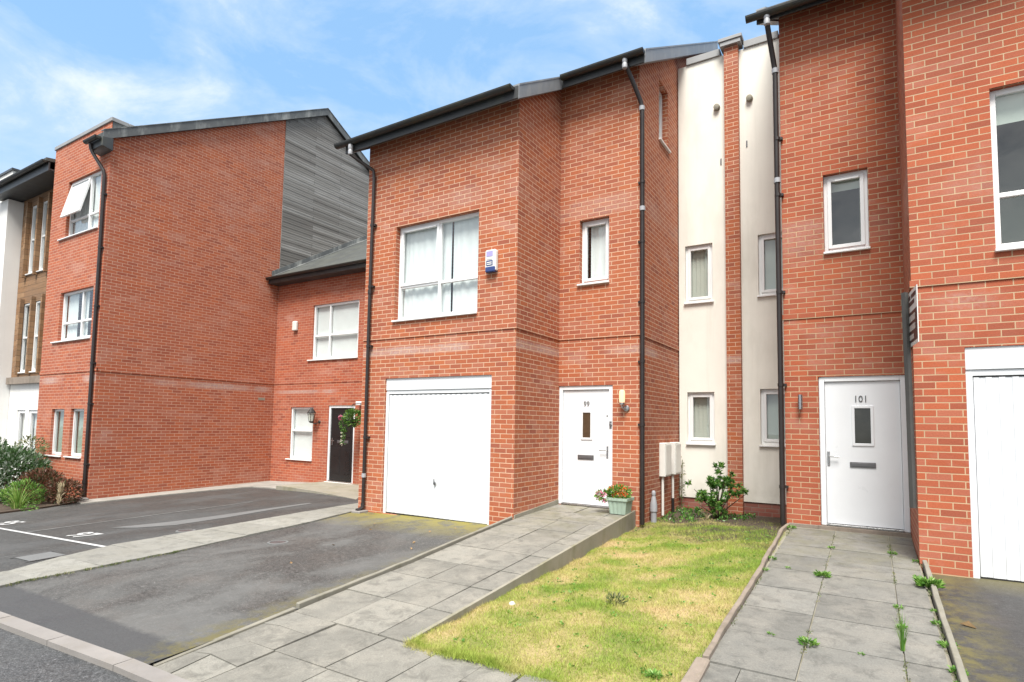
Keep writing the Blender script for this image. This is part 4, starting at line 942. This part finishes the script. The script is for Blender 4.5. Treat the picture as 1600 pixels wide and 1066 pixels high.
# ------------------------------------------------------------------ plants
def rv(): 
    v = Vector((random.gauss(0, 1), random.gauss(0, 1), random.gauss(0, 1))); return v.normalized()
def blob(mb, c, r, n, l, w, up=.3, droop=0):
    for _ in range(n):
        d = rv(); q = .45 + .55 * random.random() ** .5
        p = (c[0] + d.x * r[0] * q, c[1] + d.y * r[1] * q, c[2] + d.z * r[2] * q)
        dd = d + rv() * .7 + Vector((0, 0, up - droop)); mb.leaf(p, dd, w * random.uniform(.7, 1.3), l * random.uniform(.7, 1.3))
def clump(mb, base, n, h, spread, w, droop=.5):
    for _ in range(n):
        a = random.uniform(0, 6.28); s = spread * random.random() ** .6; hh = h * random.uniform(.6, 1.1); t = random.random()
        p0 = Vector(base) + Vector((math.cos(a), math.sin(a), 0)) * s * .2; pts = []
        for k in range(5):
            f = k / 4; pts.append(p0 + Vector((math.cos(a) * s * f * f, math.sin(a) * s * f * f, hh * (f - droop * f * f * (s / spread)))))
        sd = Vector((-math.sin(a), math.cos(a), 0)); mb.tint = t
        for k in range(4):
            w0, w1 = w * (1 - k / 4.2), w * (1 - (k + 1) / 4.2); mb.face([pts[k] - sd * w0, pts[k] + sd * w0, pts[k + 1] + sd * w1, pts[k + 1] - sd * w1])
# shrub by the cream wall
sx, sy = 5.62, 3.02
sh = thing('shrub', 'leafy green shrub growing in bare soil before the cream wall', 'shrub', (sx, sy, .02))
st = MB(); lf = MB()
tips = []
for (x, y, z, n) in ((5.30, 2.75, .50, 4), (5.42, 2.9, .36, 4), (5.70, 2.95, .80, 5), (5.64, 2.9, .66, 5), (5.78, 2.85, .64, 4), (5.48, 2.85, .40, 4), (5.80, 3.0, .70, 5), (5.62, 3.1, .62, 4), (5.92, 2.95, .50, 4), (6.12, 2.85, .46, 2), (5.85, 2.8, .38, 4), (5.55, 2.85, .30, 3), (5.75, 2.75, .22, 4), (5.40, 2.7, .24, 3), (5.60, 2.7, .42, 4), (5.76, 2.9, .56, 4), (5.52, 2.95, .52, 3), (5.66, 2.75, .12, 4)):
    st.tube([(sx + random.uniform(-.04, .04), sy, .0), (sx * .6 + x * .4, sy * .6 + y * .4, z * .45), (x, y, z)], [.012, .009, .005], 6)
    for _ in range(n):
        q = Vector((x, y, z)) + Vector((random.gauss(0, .065), random.gauss(0, .065), random.gauss(0, .06)))
        for _ in range(26): lf.leaf(q + rv() * .012, rv() + Vector((0, 0, .5)), .027 * random.uniform(.7, 1.2), .078 * random.uniform(.7, 1.25), .3)
st.build('stem', M['bark'], sh); lf.build('foliage', M['leaf_shrub'], sh)
k = MB(); clump(k, (5.56, 2.55, .05), 16, .16, .16, .009, .6); tag(k.build('yellow_tuft', M['leaf_straw']), 'yellowing strappy leaves at the foot of the leafy shrub', 'plant')
# low weeds and creeping cover under the shrub and along the wall
k = MB()
for _ in range(90):
    x = random.uniform(4.82, 6.2); y = random.uniform(1.9, 3.6)
    if x > 5.5 and y < 2.5: continue
    z0 = zL(x, y)
    for _ in range(7): k.leaf((x + random.gauss(0, .05), y + random.gauss(0, .05), z0 + random.uniform(.0, .05)), rv() + Vector((0, 0, .8)), .03, .055)
tag(k.build('ground_cover', M['leaf_shrub']), 'low dark creeping weeds in the shaded corner of the lawn', 'ground cover', kind='stuff')
k = MB()
for (x, y, z) in ((4.84, 3.62, .75), (4.86, 3.6, .55), (4.85, 3.6, .35), (4.83, 3.62, .9), (4.84, 3.6, .15)):
    blob(k, (x, y - .04, z), (.05, .04, .12), 16, .05, .022)
k.tube([(4.83, 3.64, 0), (4.84, 3.65, .5), (4.85, 3.64, .95)], .006, 5); tag(k.build('climbing_weed', M['leaf_olive']), 'thin climbing weed in the corner beside the meter boxes', 'weed')
# left-hand bed
b1 = thing('shrub', 'large dark green bush with silvery tips under the white house windows', 'shrub', (-9.3, -2.1, -.4))
k = MB(); blob(k, (-9.2, -2.1, .22), (1.15, .7, .62), 3600, .10, .045); blob(k, (-10.3, -2.2, .35), (.8, .6, .7), 1400, .10, .045); k.build('foliage', M['leaf_dark'], b1)
k = MB()
for i in range(9): k.tube([(-9.3 + random.uniform(-.2, .2), -2.1, -.4), (-9.3 + random.uniform(-.9, .9), -2.1 + random.uniform(-.4, .4), .3)], [.02, .008], 5)
k.build('stem', M['bark'], b1)
b2 = thing('shrub', 'low red and green leaved bush against the tall brick wall', 'shrub', (-7.7, -1.85, -.33))
k = MB(); blob(k, (-7.85, -1.95, .02), (.66, .42, .38), 1900, .075, .032); blob(k, (-7.2, -1.75, -.08), (.38, .3, .28), 900, .075, .032); k.build('foliage', M['leaf_red'], b2)
k = MB()
for i in range(7): k.tube([(-7.7, -1.85, -.34), (-7.7 + random.uniform(-.5, .4), -1.85 + random.uniform(-.3, .3), .1)], [.012, .006], 5)
k.build('stem', M['bark'], b2)
b3 = thing('shrub', 'olive bush with dry pale seed heads at the far left edge', 'shrub', (-9.9, -1.7, -.45))
k = MB(); blob(k, (-9.75, -1.55, .82), (.5, .3, .28), 420, .07, .028); k.build('foliage', M['leaf_olive'], b3)
k = MB()
for i in range(6): k.tube([(-9.8, -1.6, -.45), (-9.8 + random.uniform(-.4, .4), -1.6, .8)], [.012, .005], 5)
k.build('stem', M['bark'], b3)
k = MB(); clump(k, (-7.05, -2.62, -.33), 80, .72, .55, .011, .55); tag(k.build('grass_tuft', M['leaf_bright']), 'bright yellow green spiky grass tuft at the front of the bed', 'plant')
k = MB(); blob(k, (-7.6, -2.35, -.10), (.5, .35, .28), 700, .09, .02, .8); tag(k.build('fern', M['leaf_weed']), 'bright green feathery plant behind the spiky tuft', 'plant')
k = MB()
for _ in range(90):
    t = random.random(); p = Vector((-6.62 - .06 * (1 - t) + random.gauss(0, .012), -2.05 + random.gauss(0, .012), -.28 + .40 * t)); k.leaf(p, Vector((random.gauss(0, .35) - .2, random.gauss(0, .3), 1)), .012, .14)
tag(k.build('dry_plume', M['leaf_straw']), 'dry straw coloured plume by the edge of the parking area', 'plant')
k = MB(); blob(k, (-6.72, -2.55, -.30), (.16, .14, .05), 110, .05, .02); tag(k.build('weed', M['leaf_weed']), 'small bright weed on the bed edge by the parking area', 'weed')

# weeds in the path joints
def weed(x, y, z, s, label, grp=None, m='leaf_weed', n=40, tall=False, flat=.5):
    k = MB()
    if tall: clump(k, (x, y, z), 46, s * 2.4, s * .55, .004, .25)
    else:
        s *= .88
        for _ in range(int(n * 1.9)):
            a = random.uniform(0, 6.28); r_ = s * random.random() ** .7
            k.leaf((x + math.cos(a) * r_ * .55, y + math.sin(a) * r_ * .55, z + random.uniform(.0, .35) * s), (math.cos(a), math.sin(a), flat + random.uniform(-.3, .7)), s * .19, s * .52)
    return tag(k.build('weed', M[m]), label, 'weed', grp)
GW = 'weeds growing in the joints of the right path'
W = [(6.985, 1.28, .09, 'long leaved weed at the back left corner of the path to door 101', 24, False),
     (7.515, .33, .055, 'small weed in the left joint near door 101, topmost in that joint', 24, False), (8.12, .36, .07, 'weed in the right joint just below door 101', 28, False),
     (7.505, -.98, .105, 'leafy weed in the middle of the left path joint', 46, False), (8.33, .10, .06, 'small weed beside the brick corner of house 101', 22, False),
     (8.30, -.55, .05, 'little weed against the pale edging above the big one', 18, False), (8.375, -.86, .155, 'largest bushy weed over the pale edging of the right path', 95, False),
     (8.115, -1.66, .06, 'small weed half way down the right path joint', 22, False), (8.115, -2.16, .06, 'weed in the right joint just above the tall grass wisp', 24, False),
     (8.105, -2.63, .12, 'tall wispy grass growing from the right path joint', 0, True), (7.535, -2.86, .095, 'pale flowering weed at the crossing of two slab joints', 34, False),
     (8.37, -1.62, .055, 'small weed by the pale edging, second below the big bushy one', 20, False), (8.36, -1.95, .075, 'weed by the pale edging beside the middle slabs', 28, False),
     (8.375, -2.42, .085, 'weed against the lower half of the pale edging', 30, False), (8.385, -2.86, .075, 'weed at the bottom right of the path by the edging', 28, False), (8.39, -3.06, .06, 'lowest weed beside the pale edging at the picture bottom', 24, False),
     (7.28, -2.80, .045, 'tiny dark weed in a cross joint of the left slabs', 14, False), (7.86, -2.86, .04, 'tiny weed in a cross joint of the middle slabs', 12, False),
     (6.985, -.55, .075, 'weed at the foot of the timber board half way up the path', 26, False), (6.99, -1.05, .06, 'weed at the foot of the timber board below the other one', 20, False), (7.18, -.84, .045, 'flat weed in a cross joint of the left slabs', 14, False)]
for x, y, s, lb, n, tl in W: weed(x, y, zR(x, y) + .0, s, lb, GW, n=n, tall=tl)
weed(5.78, -4.62, zfront(5.78, -4.62) - .02, .09, 'weed filling the hole of a missing paving slab', None, 'leaf_olive', 40)
weed(6.72, -3.83, zL(6.72, -3.83), .075, 'broad leaved weed in the front right corner of the lawn', None, 'leaf_weed', 40)
k = MB(); blob(k, (5.965, -2.59, zL(5.965, -2.59) + .035), (.075, .065, .05), 130, .05, .012, .6); tag(k.build('dry_clump', M['leaf_olive']), 'dead olive clump in the middle of the lawn', 'plant')
k = MB(); k.lathe((5.16, -3.05, zL(5.16, -3.05) - .005), [(.004, -.0), (.03, .012), (.032, .03), (.018, .048), (.004, .052)], 9); tag(k.build('pebble', M['stone'], smooth=True), 'white pebble on the lawn beside the low concrete wall', 'stone')
k = MB()
for _ in range(420):
    r_ = random.random(); y = random.uniform(-3.6, 1.3)
    x = 7.515 if r_ < .22 else 8.11 if r_ < .5 else 8.372 if r_ < .8 else 6.985
    if math.sin(y * 5.3 + x * 3) + random.gauss(0, .5) < .1: continue
    for _ in range(5): k.leaf((x + random.gauss(0, .008), y + random.gauss(0, .03), zR(x, y) - .006), (random.gauss(0, .6), random.gauss(0, .6), .8), .007, random.uniform(.012, .032))
tag(k.build('joint_moss', M['leaf_olive']), 'moss and fine grass lining the joints of the right path', 'moss', kind='stuff')
k = MB()
for _ in range(150):
    y = random.uniform(-4.1, 1.2); x = random.uniform(lawnx(y) + .05, 6.88); z0 = zL(x, y) + .012
    for _ in range(5): k.leaf((x + random.gauss(0, .012), y + random.gauss(0, .012), z0), (random.gauss(0, 1), random.gauss(0, 1), .5), .016, .028)
tag(k.build('lawn_weeds', M['leaf_weed']), 'small flat weeds scattered through the front lawn', 'weeds', kind='stuff')
# moss and grass fringes in the strip joints
k = MB()
for _ in range(60):
    y = random.uniform(-5.2, -3.4); x = interp(near, y) + random.uniform(.0, .05); z0 = g(x, y)
    for _ in range(5): k.leaf((x, y + random.gauss(0, .02), z0), (random.gauss(0, .4), random.gauss(0, .4), 1), .008, .035)
tag(k.build('moss_fringe', M['leaf_olive']), 'thin fringe of grass and moss along the paving strip', 'moss', kind='stuff')
# scattered dry leaves
def litterleaf(x, y, z, s, label): 
    k = MB(); k.leaf((x, y, z + .006), (random.gauss(0, 1), random.gauss(0, 1), .15), s * .6, s, .4); return tag(k.build('fallen_leaf', M['litter'] if s > .03 else M['stone']), label, 'leaf', 'fallen leaves')
litterleaf(8.62, -1.75, g(8.62, -1.75), .12, 'curled brown leaf on the dark right driveway')
for i, (x, y) in enumerate(((2.4, -.9), (2.7, -1.6), (2.95, -1.9), (1.9, -2.2), (2.2, -3.1), (1.5, -1.2), (2.6, -.5), (1.2, -.8))):
    k = MB(); k.leaf((x, y, g(x, y) + .006), (random.gauss(0, 1), random.gauss(0, 1), .2), .03, .05, .3); tag(k.build('fallen_leaf', M['litter']), 'small pale fallen leaf scattered on the worn middle driveway', 'leaf', 'fallen leaves on the driveway')

# ------------------------------------------------------------------ things fixed to the fronts
al = thing('alarm_box', 'white alarm box with blue base beside the big curtained window', 'alarm box', (2.84, 0, 4.18))
k = MB(); k.prism([(2.735, 4.005), (2.945, 4.005), (2.945, 4.33), (2.93, 4.35), (2.75, 4.35), (2.735, 4.33)], 'y', -.075, -.002); k.build('casing', M['plastic_white'], al, bevel=.012)
k = MB(); k.box(2.745, 2.935, -.088, -.01, 3.985, 4.075); k.build('lens', M['blue'], al, bevel=.014)
k = MB(); k.box(2.765, 2.885, -.079, -.073, 4.24, 4.325); k.build('label_panel', M['lilac'], al)
k = MB(); k.box(2.765, 2.885, -.079, -.073, 4.09, 4.175); lp_ = k.build('label_panel', M['blue'], al)
k = MB()
for z in (4.105, 4.135): k.box(2.78, 2.87, -.0815, -.0795, z, z + .016)
k.box(2.77, 2.88, -.081, -.0735, 4.195, 4.215); k.build('label_stripe', M['plastic_white'], lp_)
lm = thing('wall_lamp', 'lit wall lamp with frosted glass beside the white door 99', 'lamp', (4.52, yC, 1.93))
k = MB(); k.lathe((4.545, yC - .03, 1.86), [(.055, .03), (.055, .018), (.045, .006), (.02, -.0)], 16, 'y'); k.tube([(4.545, yC - .02, 1.86), (4.535, yC - .09, 1.85), (4.506, yC - .10, 1.875), (4.506, yC - .10, 1.93)], .013, 8); k.lathe((4.506, yC - .10, 1.925), [(.02, -.02), (.045, .0), (.045, .03)], 14); k.build('bracket', M['chrome'], lm, smooth=True)
k = MB(); k.lathe((4.506, yC - .10, 1.955), [(.042, 0), (.047, .03), (.048, .16), (.044, .19), (.026, .205)], 16); k.build('shade', M['lamp_glass'], lm, smooth=True)
lm = thing('wall_lamp', 'slim steel up and down wall lamp left of door 101', 'lamp', (7.106, yG, 1.95))
k = MB(); k.tube([(7.106, yG - .075, 1.85), (7.106, yG - .075, 2.055)], .030, 14); k.build('cylinder', M['chrome'], lm, smooth=True)
k = MB(); k.box(7.085, 7.127, yG - .05, yG - .001, 1.90, 2.0); k.build('bracket', M['chrome'], lm, bevel=.004)
lm = thing('wall_lantern', 'black lantern on the brick between the small window and the black door', 'lamp', (-5.42, yK, 1.7))
lc = (-5.46, yK - .20, 1.70)
k = MB(); k.tube([(-5.36, yK - .01, 1.55), (-5.38, yK - .12, 1.50), (-5.46, yK - .20, 1.55)], .015, 8); k.lathe((-5.35, yK - .03, 1.56), [(.03, 0), (.05, .02)], 10, 'y'); k.build('bracket', M['iron'], lm)
k = MB(); k.lathe((lc[0], lc[1], lc[2] + .1), [(.12, 0), (.11, .03), (.06, .10), (.02, .14)], 8); k.lathe((lc[0], lc[1], lc[2] - .14), [(.03, -.04), (.07, 0), (.07, .015)], 8)
for q in range(6): a = q * math.pi / 3; k.tube([(lc[0] + .065 * math.cos(a), lc[1] + .065 * math.sin(a), lc[2] - .13), (lc[0] + .105 * math.cos(a), lc[1] + .105 * math.sin(a), lc[2] + .1)], .006, 5)
k.build('cage', M['iron'], lm)
k = MB(); k.lathe((lc[0], lc[1], lc[2] - .12), [(.06, 0), (.095, .21)], 6); k.build('lantern_glass', M['blind_dark'], lm)
k = MB(); k.box(-6.62, -6.44, yK - .09, yK - .002, 4.24, 4.52); tag(k.build('alarm_box', M['plastic_white'], bevel=.02), 'plain cream alarm box high on the set-back brick wall', 'alarm box')
k = MB(); k.box(-3.78, -3.58, yK - .16, yK - .05, 2.02, 2.12); k.tube([(-3.68, yK - .06, 2.07), (-3.68, yK, 2.07)], .03, 8); tag(k.build('security_light', M['upvc'], bevel=.015), 'small white security light above right of the black door', 'lamp')
# meter boxes
for i, (y0, lb) in enumerate(((2.47, 'white meter box on the brick side wall, nearer the downpipe'), (3.08, 'white meter box on the brick side wall, nearer the cream render'))):
    mbx = thing('meter_box', lb, 'meter box', (xD, y0, .7), 'meter boxes')
    k = MB(); k.box(xD + .002, xD + .115, y0, y0 + .36, .70, 1.29); k.build('casing', M['plastic_white'], mbx, bevel=.01)
    k = MB(); k.box(xD + .116, xD + .124, y0 + .02, y0 + .34, .73, 1.26); k.build('door', M['plastic_white'], mbx, bevel=.004)
    k = MB(); zz = .03 if i == 0 else .27; k.tube([(xD + .05, y0 + .06, .70), (xD + .05, y0 + .06, zz)], .022, 10); k.build('conduit', M['plastic_white'], mbx, smooth=True)
    if i: k = MB(); k.tube([(xD + .05, y0 + .06, .27), (xD + .05, y0 + .06, -.05)], .026, 10); k.build('conduit_sleeve', M['iron'], mbx, smooth=True)
k = MB(); k.lathe((xD + .075, 1.95, .02), [(.05, -.05), (.05, .14), (.062, .15), (.06, .26), (.035, .38), (.030, .40), (.035, .41), (.034, .47), (.02, .49)], 12); tag(k.build('service_cap', M['grey_cap'], smooth=True), 'grey conical service pipe cover standing beside the black downpipe', 'pipe cover')
# hanging basket by the black door
hb = thing('hanging_basket', 'hanging basket of trailing green leaves and pale flowers beside the black door', 'hanging basket', (-3.62, 3.1, 1.5))
k = MB(); k.lathe((-3.58, 3.12, 1.45), [(.04, 0), (.12, .05), (.17, .14), (.18, .2)], 12); k.build('basket', M['iron'], hb)
k = MB()
for a in (0, 2.1, 4.2): k.tube([(-3.58 + .17 * math.cos(a), 3.12 + .17 * math.sin(a), 1.64), (-3.58, 3.12, 2.02)], .004, 4)
k.tube([(-3.58, 3.12, 2.02), (-3.58, 3.3, 2.06), (-3.58, 3.56, 2.06)], .010, 6); k.build('chain', M['iron'], hb)
k = MB(); blob(k, (-3.52, 3.1, 1.68), (.26, .2, .22), 520, .075, .038); blob(k, (-3.78, 3.05, 1.50), (.13, .12, .18), 160, .06, .03)
for _ in range(130): t = random.random(); k.leaf((-3.80 + random.gauss(0, .03), 3.05 + random.gauss(0, .03), 1.45 - .45 * t), (random.gauss(0, .5), random.gauss(0, .5), -.6), .025, .05)
k.build('foliage', M['leaf_shrub'], hb)
k = MB()
blob(k, (-3.93, 3.05, 1.68), (.05, .04, .06), 90, .03, .022)
k.build('pink_flowers', M['flower_pink'], hb)
k = MB()
for (x, z) in ((-3.66, 1.74), (-3.48, 1.62), (-3.79, 1.18), (-3.80, 1.08), (-3.78, .98), (-3.79, 1.28), (-3.70, 1.66)): blob(k, (x, 2.98, z), (.018, .018, .016), 10, .03, .022)
k.build('white_flowers', M['flower_white'], hb)
# planter by door 99
px, py = 4.555, 1.17; pz = zM(px, py) + .004
pt = thing('flower_planter', 'pale green ribbed plastic planter of red and pink flowers by door 99', 'planter', (px, py, pz))
k = MB(); b0, b1, hh = .125, .158, .25
def ring(s, z):
    pts = []
    for e in range(4):
        a0 = math.pi / 4 + e * math.pi / 2; c0 = Vector((math.cos(a0), math.sin(a0))) * s * 1.414; c1 = Vector((math.cos(a0 + math.pi / 2), math.sin(a0 + math.pi / 2))) * s * 1.414; nn = Vector((math.cos(a0 + math.pi / 4), math.sin(a0 + math.pi / 4)))
        for q in range(16):
            f = q / 16; rib = .006 if (int(f * 16) % 4) in (1, 2) else 0
            p = c0 + (c1 - c0) * f + nn * rib; pts.append((px + p.x, py + p.y, z))
    return pts
rings = [ring(b0, pz), ring(b0 + (b1 - b0) * .8, pz + hh * .8), ring(b1 + .004, pz + hh * .8), ring(b1 + .012, pz + hh * .84), ring(b1 + .014, pz + hh), ring(b1 - .012, pz + hh), ring(b1 - .02, pz + hh - .05)]
n = 64; vs = [p for r_ in rings for p in r_]; fs = [(i * n + q, i * n + (q + 1) % n, (i + 1) * n + (q + 1) % n, (i + 1) * n + q) for i in range(len(rings) - 1) for q in range(n)]
k.raw(vs, fs); k.build('pot', M['pot'], pt)
k = MB(); k.box(px - .14, px + .14, py - .14, py + .14, pz + hh - .06, pz + hh - .04); k.build('compost', M['soil'], pt)
k = MB(); blob(k, (px - .02, py, pz + .31), (.19, .16, .11), 560, .05, .026); blob(k, (px - .24, py - .08, pz + .27), (.15, .10, .07), 200, .05, .025, .1, .3); k.build('foliage', M['leaf_weed'], pt)
k = MB()
for (dx, dy, dz) in ((-.02, -.14, .36), (.05, -.12, .38), (.12, -.10, .41), (-.12, -.1, .44), (.02, -.05, .45), (.15, -.12, .34), (-.06, -.16, .32), (-.16, -.08, .40), (.08, -.16, .33)): blob(k, (px + dx * .85, py + dy * .85, pz + dz - .03), (.022, .022, .02), 14, .03, .024)
k.build('red_flowers', M['flower_red'], pt)
k = MB()
for (dx, dy, dz) in ((-.27, -.12, .25), (-.22, -.16, .29), (-.33, -.1, .22), (-.30, -.14, .30), (-.20, -.14, .20)): blob(k, (px + dx, py + dy, pz + dz), (.028, .025, .026), 18, .035, .028)
k.build('pink_flowers', M['flower_pink'], pt)
# estate board fixed at the corner of house 101
sg = thing('estate_board', 'estate agent board, white over maroon, on a dark post at the corner beside door 101', 'sign', (8.32, .1, .75))
k = MB(); k.tube([(8.318, .075, .74), (8.312, .075, 2.0), (8.300, .075, 3.10)], .034, 4); k.build('post', M['post'], sg)
A, B = Vector((8.315, .42)), Vector((8.392, -.36)); dA = (B - A); L_ = dA.length; nrm = Vector((dA.y, -dA.x)).normalized()
if nrm.x > 0: nrm = -nrm
def bd(u, d, z): p = A + dA * (u / L_) + nrm * d; return (p.x, p.y, z)
k = MB(); k.tbox(bd, 0, L_, 0, .008, 2.49, 3.09); k.build('board', M['sign_white'], sg)
k = MB(); k.tbox(bd, .0, L_ - .012, .010, .012, 2.53, 2.86); mp = k.build('maroon_panel', M['sign_maroon'], sg)
k = MB(); k.tbox(bd, .06, L_ - .10, .0135, .0150, 2.75, 2.82); k.tbox(bd, .06, L_ - .10, .0135, .0150, 2.65, 2.715); k.tbox(bd, .06, L_ - .2, .0135, .0150, 2.555, 2.61); k.build('pale_block', M['sign_grey'], mp)
k = MB()
for z, a, b in ((3.00, .12, .40), (2.93, .12, .62), (3.00, .48, .72)):
    u = a
    while u < b: w_ = random.uniform(.03, .06); k.tbox(bd, u, u + w_, .010, .012, z, z + .045); u += w_ + .018
k.build('lettering', M['sign_maroon'], sg)
# round drain covers
for (x, y, lb) in ((-.93, -2.59, 'round drain cover in the parking area beside the paving strip'), (1.10, -2.48, 'round pale drain cover in the worn middle driveway')):
    dc = thing('drain_cover', lb, 'drain cover', (x, y, g(x, y)), 'round drain covers')
    k = MB(); z0 = g(x, y)
    k.lathe((x, y, z0), [(.135, -.01), (.135, .007), (.105, .009), (.104, .002)], 28); k.build('rim', M['pale_grey'], dc)
    k = MB(); k.lathe((x, y, z0), [(.102, -.01), (.102, .005), (.0, .005)], 28); k.box(x - .03, x + .03, y - .006, y + .006, z0 + .0052, z0 + .008); k.build('lid', M['dark_metal'], dc)
dc = thing('inspection_cover', 'square steel inspection cover in the parking area by the paving strip', 'drain cover', (-.85, -4.42, -.15))
k = MB(); sheet(k, [(-1.05, -4.62), (-.62, -4.62), (-.62, -4.25), (-1.05, -4.25)], g, .003, .3); k.build('lid', M['pale_grey'], dc)
k = MB()
for a in ((-1.09, -1.05, -4.66, -4.21), (-.62, -.58, -4.66, -4.21)): sheet(k, [(a[0], a[2]), (a[1], a[2]), (a[1], a[3]), (a[0], a[3])], g, .004, .3)
k.build('rim', M['road'], dc)

# ------------------------------------------------------------------ sky, sun, camera
SUN_EL = R_(60)      # the sun stands high behind the camera
wld = bpy.data.worlds.new('World'); sc.world = wld; wld.use_nodes = True; nt = wld.node_tree; N_ = nt.nodes
bg = N_['Background']; sky = N_.new('ShaderNodeTexSky'); sky.sky_type = 'NISHITA'; sky.sun_disc = False; sky.sun_elevation = SUN_EL; sky.sun_rotation = R_(160)
sky.air_density = 1.0; sky.dust_density = .6; sky.ozone_density = 1.6
def wn(t, **k):
    n = N_.new(t)
    for q, v in k.items(): setattr(n, q, v)
    return n
def wl_(x, y): nt.links.new(x, y)
tc = wn('ShaderNodeTexCoord'); mp = wn('ShaderNodeMapping'); mp.inputs['Scale'].default_value = (1, 1, 2.0); mp.inputs['Rotation'].default_value = (.25, .1, .6)
wl_(tc.outputs['Generated'], mp.inputs[0])
nz = wn('ShaderNodeTexNoise'); nz.inputs['Scale'].default_value = 4.3; nz.inputs['Detail'].default_value = 9; nz.inputs['Roughness'].default_value = .62; nz.inputs['Distortion'].default_value = .35
wl_(mp.outputs[0], nz.inputs['Vector'])
rp = wn('ShaderNodeValToRGB'); e = rp.color_ramp.elements; e[0].position = .42; e[0].color = (.0, .0, .0, 1); e[1].position = .74; e[1].color = (.95, .95, .95, 1)
m_ = e.new(.56); m_.color = (.26, .26, .26, 1)
wl_(nz.outputs['Fac'], rp.inputs[0])
tint = wn('ShaderNodeMix', data_type='RGBA'); tint.inputs['Factor'].default_value = .72; wl_(sky.outputs[0], tint.inputs['A']); tint.inputs['B'].default_value = (1.38, 2.55, 4.05, 1)
mx = wn('ShaderNodeMix', data_type='RGBA'); wl_(rp.outputs[0], mx.inputs['Factor']); wl_(tint.outputs['Result'], mx.inputs['A']); mx.inputs['B'].default_value = (3.7, 4.0, 4.3, 1)
# bright cloud added out of view behind the camera to light the fronts
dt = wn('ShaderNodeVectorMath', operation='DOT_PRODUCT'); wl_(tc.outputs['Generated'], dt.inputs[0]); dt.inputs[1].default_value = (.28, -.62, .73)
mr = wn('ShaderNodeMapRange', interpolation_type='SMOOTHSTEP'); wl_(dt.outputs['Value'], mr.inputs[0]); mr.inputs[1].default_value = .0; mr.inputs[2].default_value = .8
fill_cloud = wn('ShaderNodeMix', data_type='RGBA'); wl_(mr.outputs[0], fill_cloud.inputs['Factor']); wl_(mx.outputs['Result'], fill_cloud.inputs['A'])
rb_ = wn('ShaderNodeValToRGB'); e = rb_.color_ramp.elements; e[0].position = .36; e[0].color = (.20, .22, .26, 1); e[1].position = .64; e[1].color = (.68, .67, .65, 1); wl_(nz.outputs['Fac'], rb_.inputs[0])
sc_ = wn('ShaderNodeVectorMath', operation='SCALE'); wl_(rb_.outputs[0], sc_.inputs[0]); sc_.inputs['Scale'].default_value = 10.0; wl_(sc_.outputs[0], fill_cloud.inputs['B'])
sz = wn('ShaderNodeSeparateXYZ'); wl_(tc.outputs['Generated'], sz.inputs[0])
hz = wn('ShaderNodeMapRange', interpolation_type='SMOOTHSTEP'); wl_(sz.outputs[2], hz.inputs[0]); hz.inputs[1].default_value = .02; hz.inputs[2].default_value = .50; hz.inputs[3].default_value = .8; hz.inputs[4].default_value = .0
hm = wn('ShaderNodeMix', data_type='RGBA'); wl_(hz.outputs[0], hm.inputs['Factor']); wl_(fill_cloud.outputs['Result'], hm.inputs['A']); hm.inputs['B'].default_value = (3.3, 3.7, 4.1, 1)
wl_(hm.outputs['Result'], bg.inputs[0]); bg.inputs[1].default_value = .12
sl = bpy.data.lights.new('sun', 'SUN'); sl.energy = 3.6; sl.angle = R_(27); sl.color = (1, .96, .90)
so = bpy.data.objects.new('sun', sl); C.objects.link(so)
sd = Vector((math.sin(R_(160)) * math.cos(SUN_EL), math.cos(R_(160)) * math.cos(SUN_EL), math.sin(SUN_EL)))    # direction towards the sun
so.rotation_euler = (-sd).to_track_quat('-Z', 'Y').to_euler()

cam = bpy.data.cameras.new('camera'); co = bpy.data.objects.new('camera', cam); C.objects.link(co); sc.camera = co
yaw, pitch, roll = .5525, .0688, .0159
fw = Vector((-math.sin(yaw), math.cos(yaw), 0)); rt = Vector((math.cos(yaw), math.sin(yaw), 0)); up = Vector((0, 0, 1))
f2 = math.cos(pitch) * fw + math.sin(pitch) * up; u2 = -math.sin(pitch) * fw + math.cos(pitch) * up
r3 = math.cos(roll) * rt + math.sin(roll) * u2; u3 = -math.sin(roll) * rt + math.cos(roll) * u2
mat = Matrix((r3, u3, -f2)).transposed().to_4x4(); mat.translation = Vector((7.9546, -7.6321, 1.57)); co.matrix_world = mat
cam.sensor_width = 36; cam.lens = 909.61 / 1600 * 36; cam.shift_x = -.00065; cam.shift_y = .0424; cam.clip_start = .05; cam.clip_end = 600
vs_ = sc.view_settings; vs_.view_transform = 'Standard'; vs_.look = 'None'; vs_.gamma = 1; vs_.use_curve_mapping = False; vs_.exposure = 1.15
sc.render.engine = 'CYCLES'; sc.cycles.max_bounces = 8; sc.cycles.transparent_max_bounces = 12
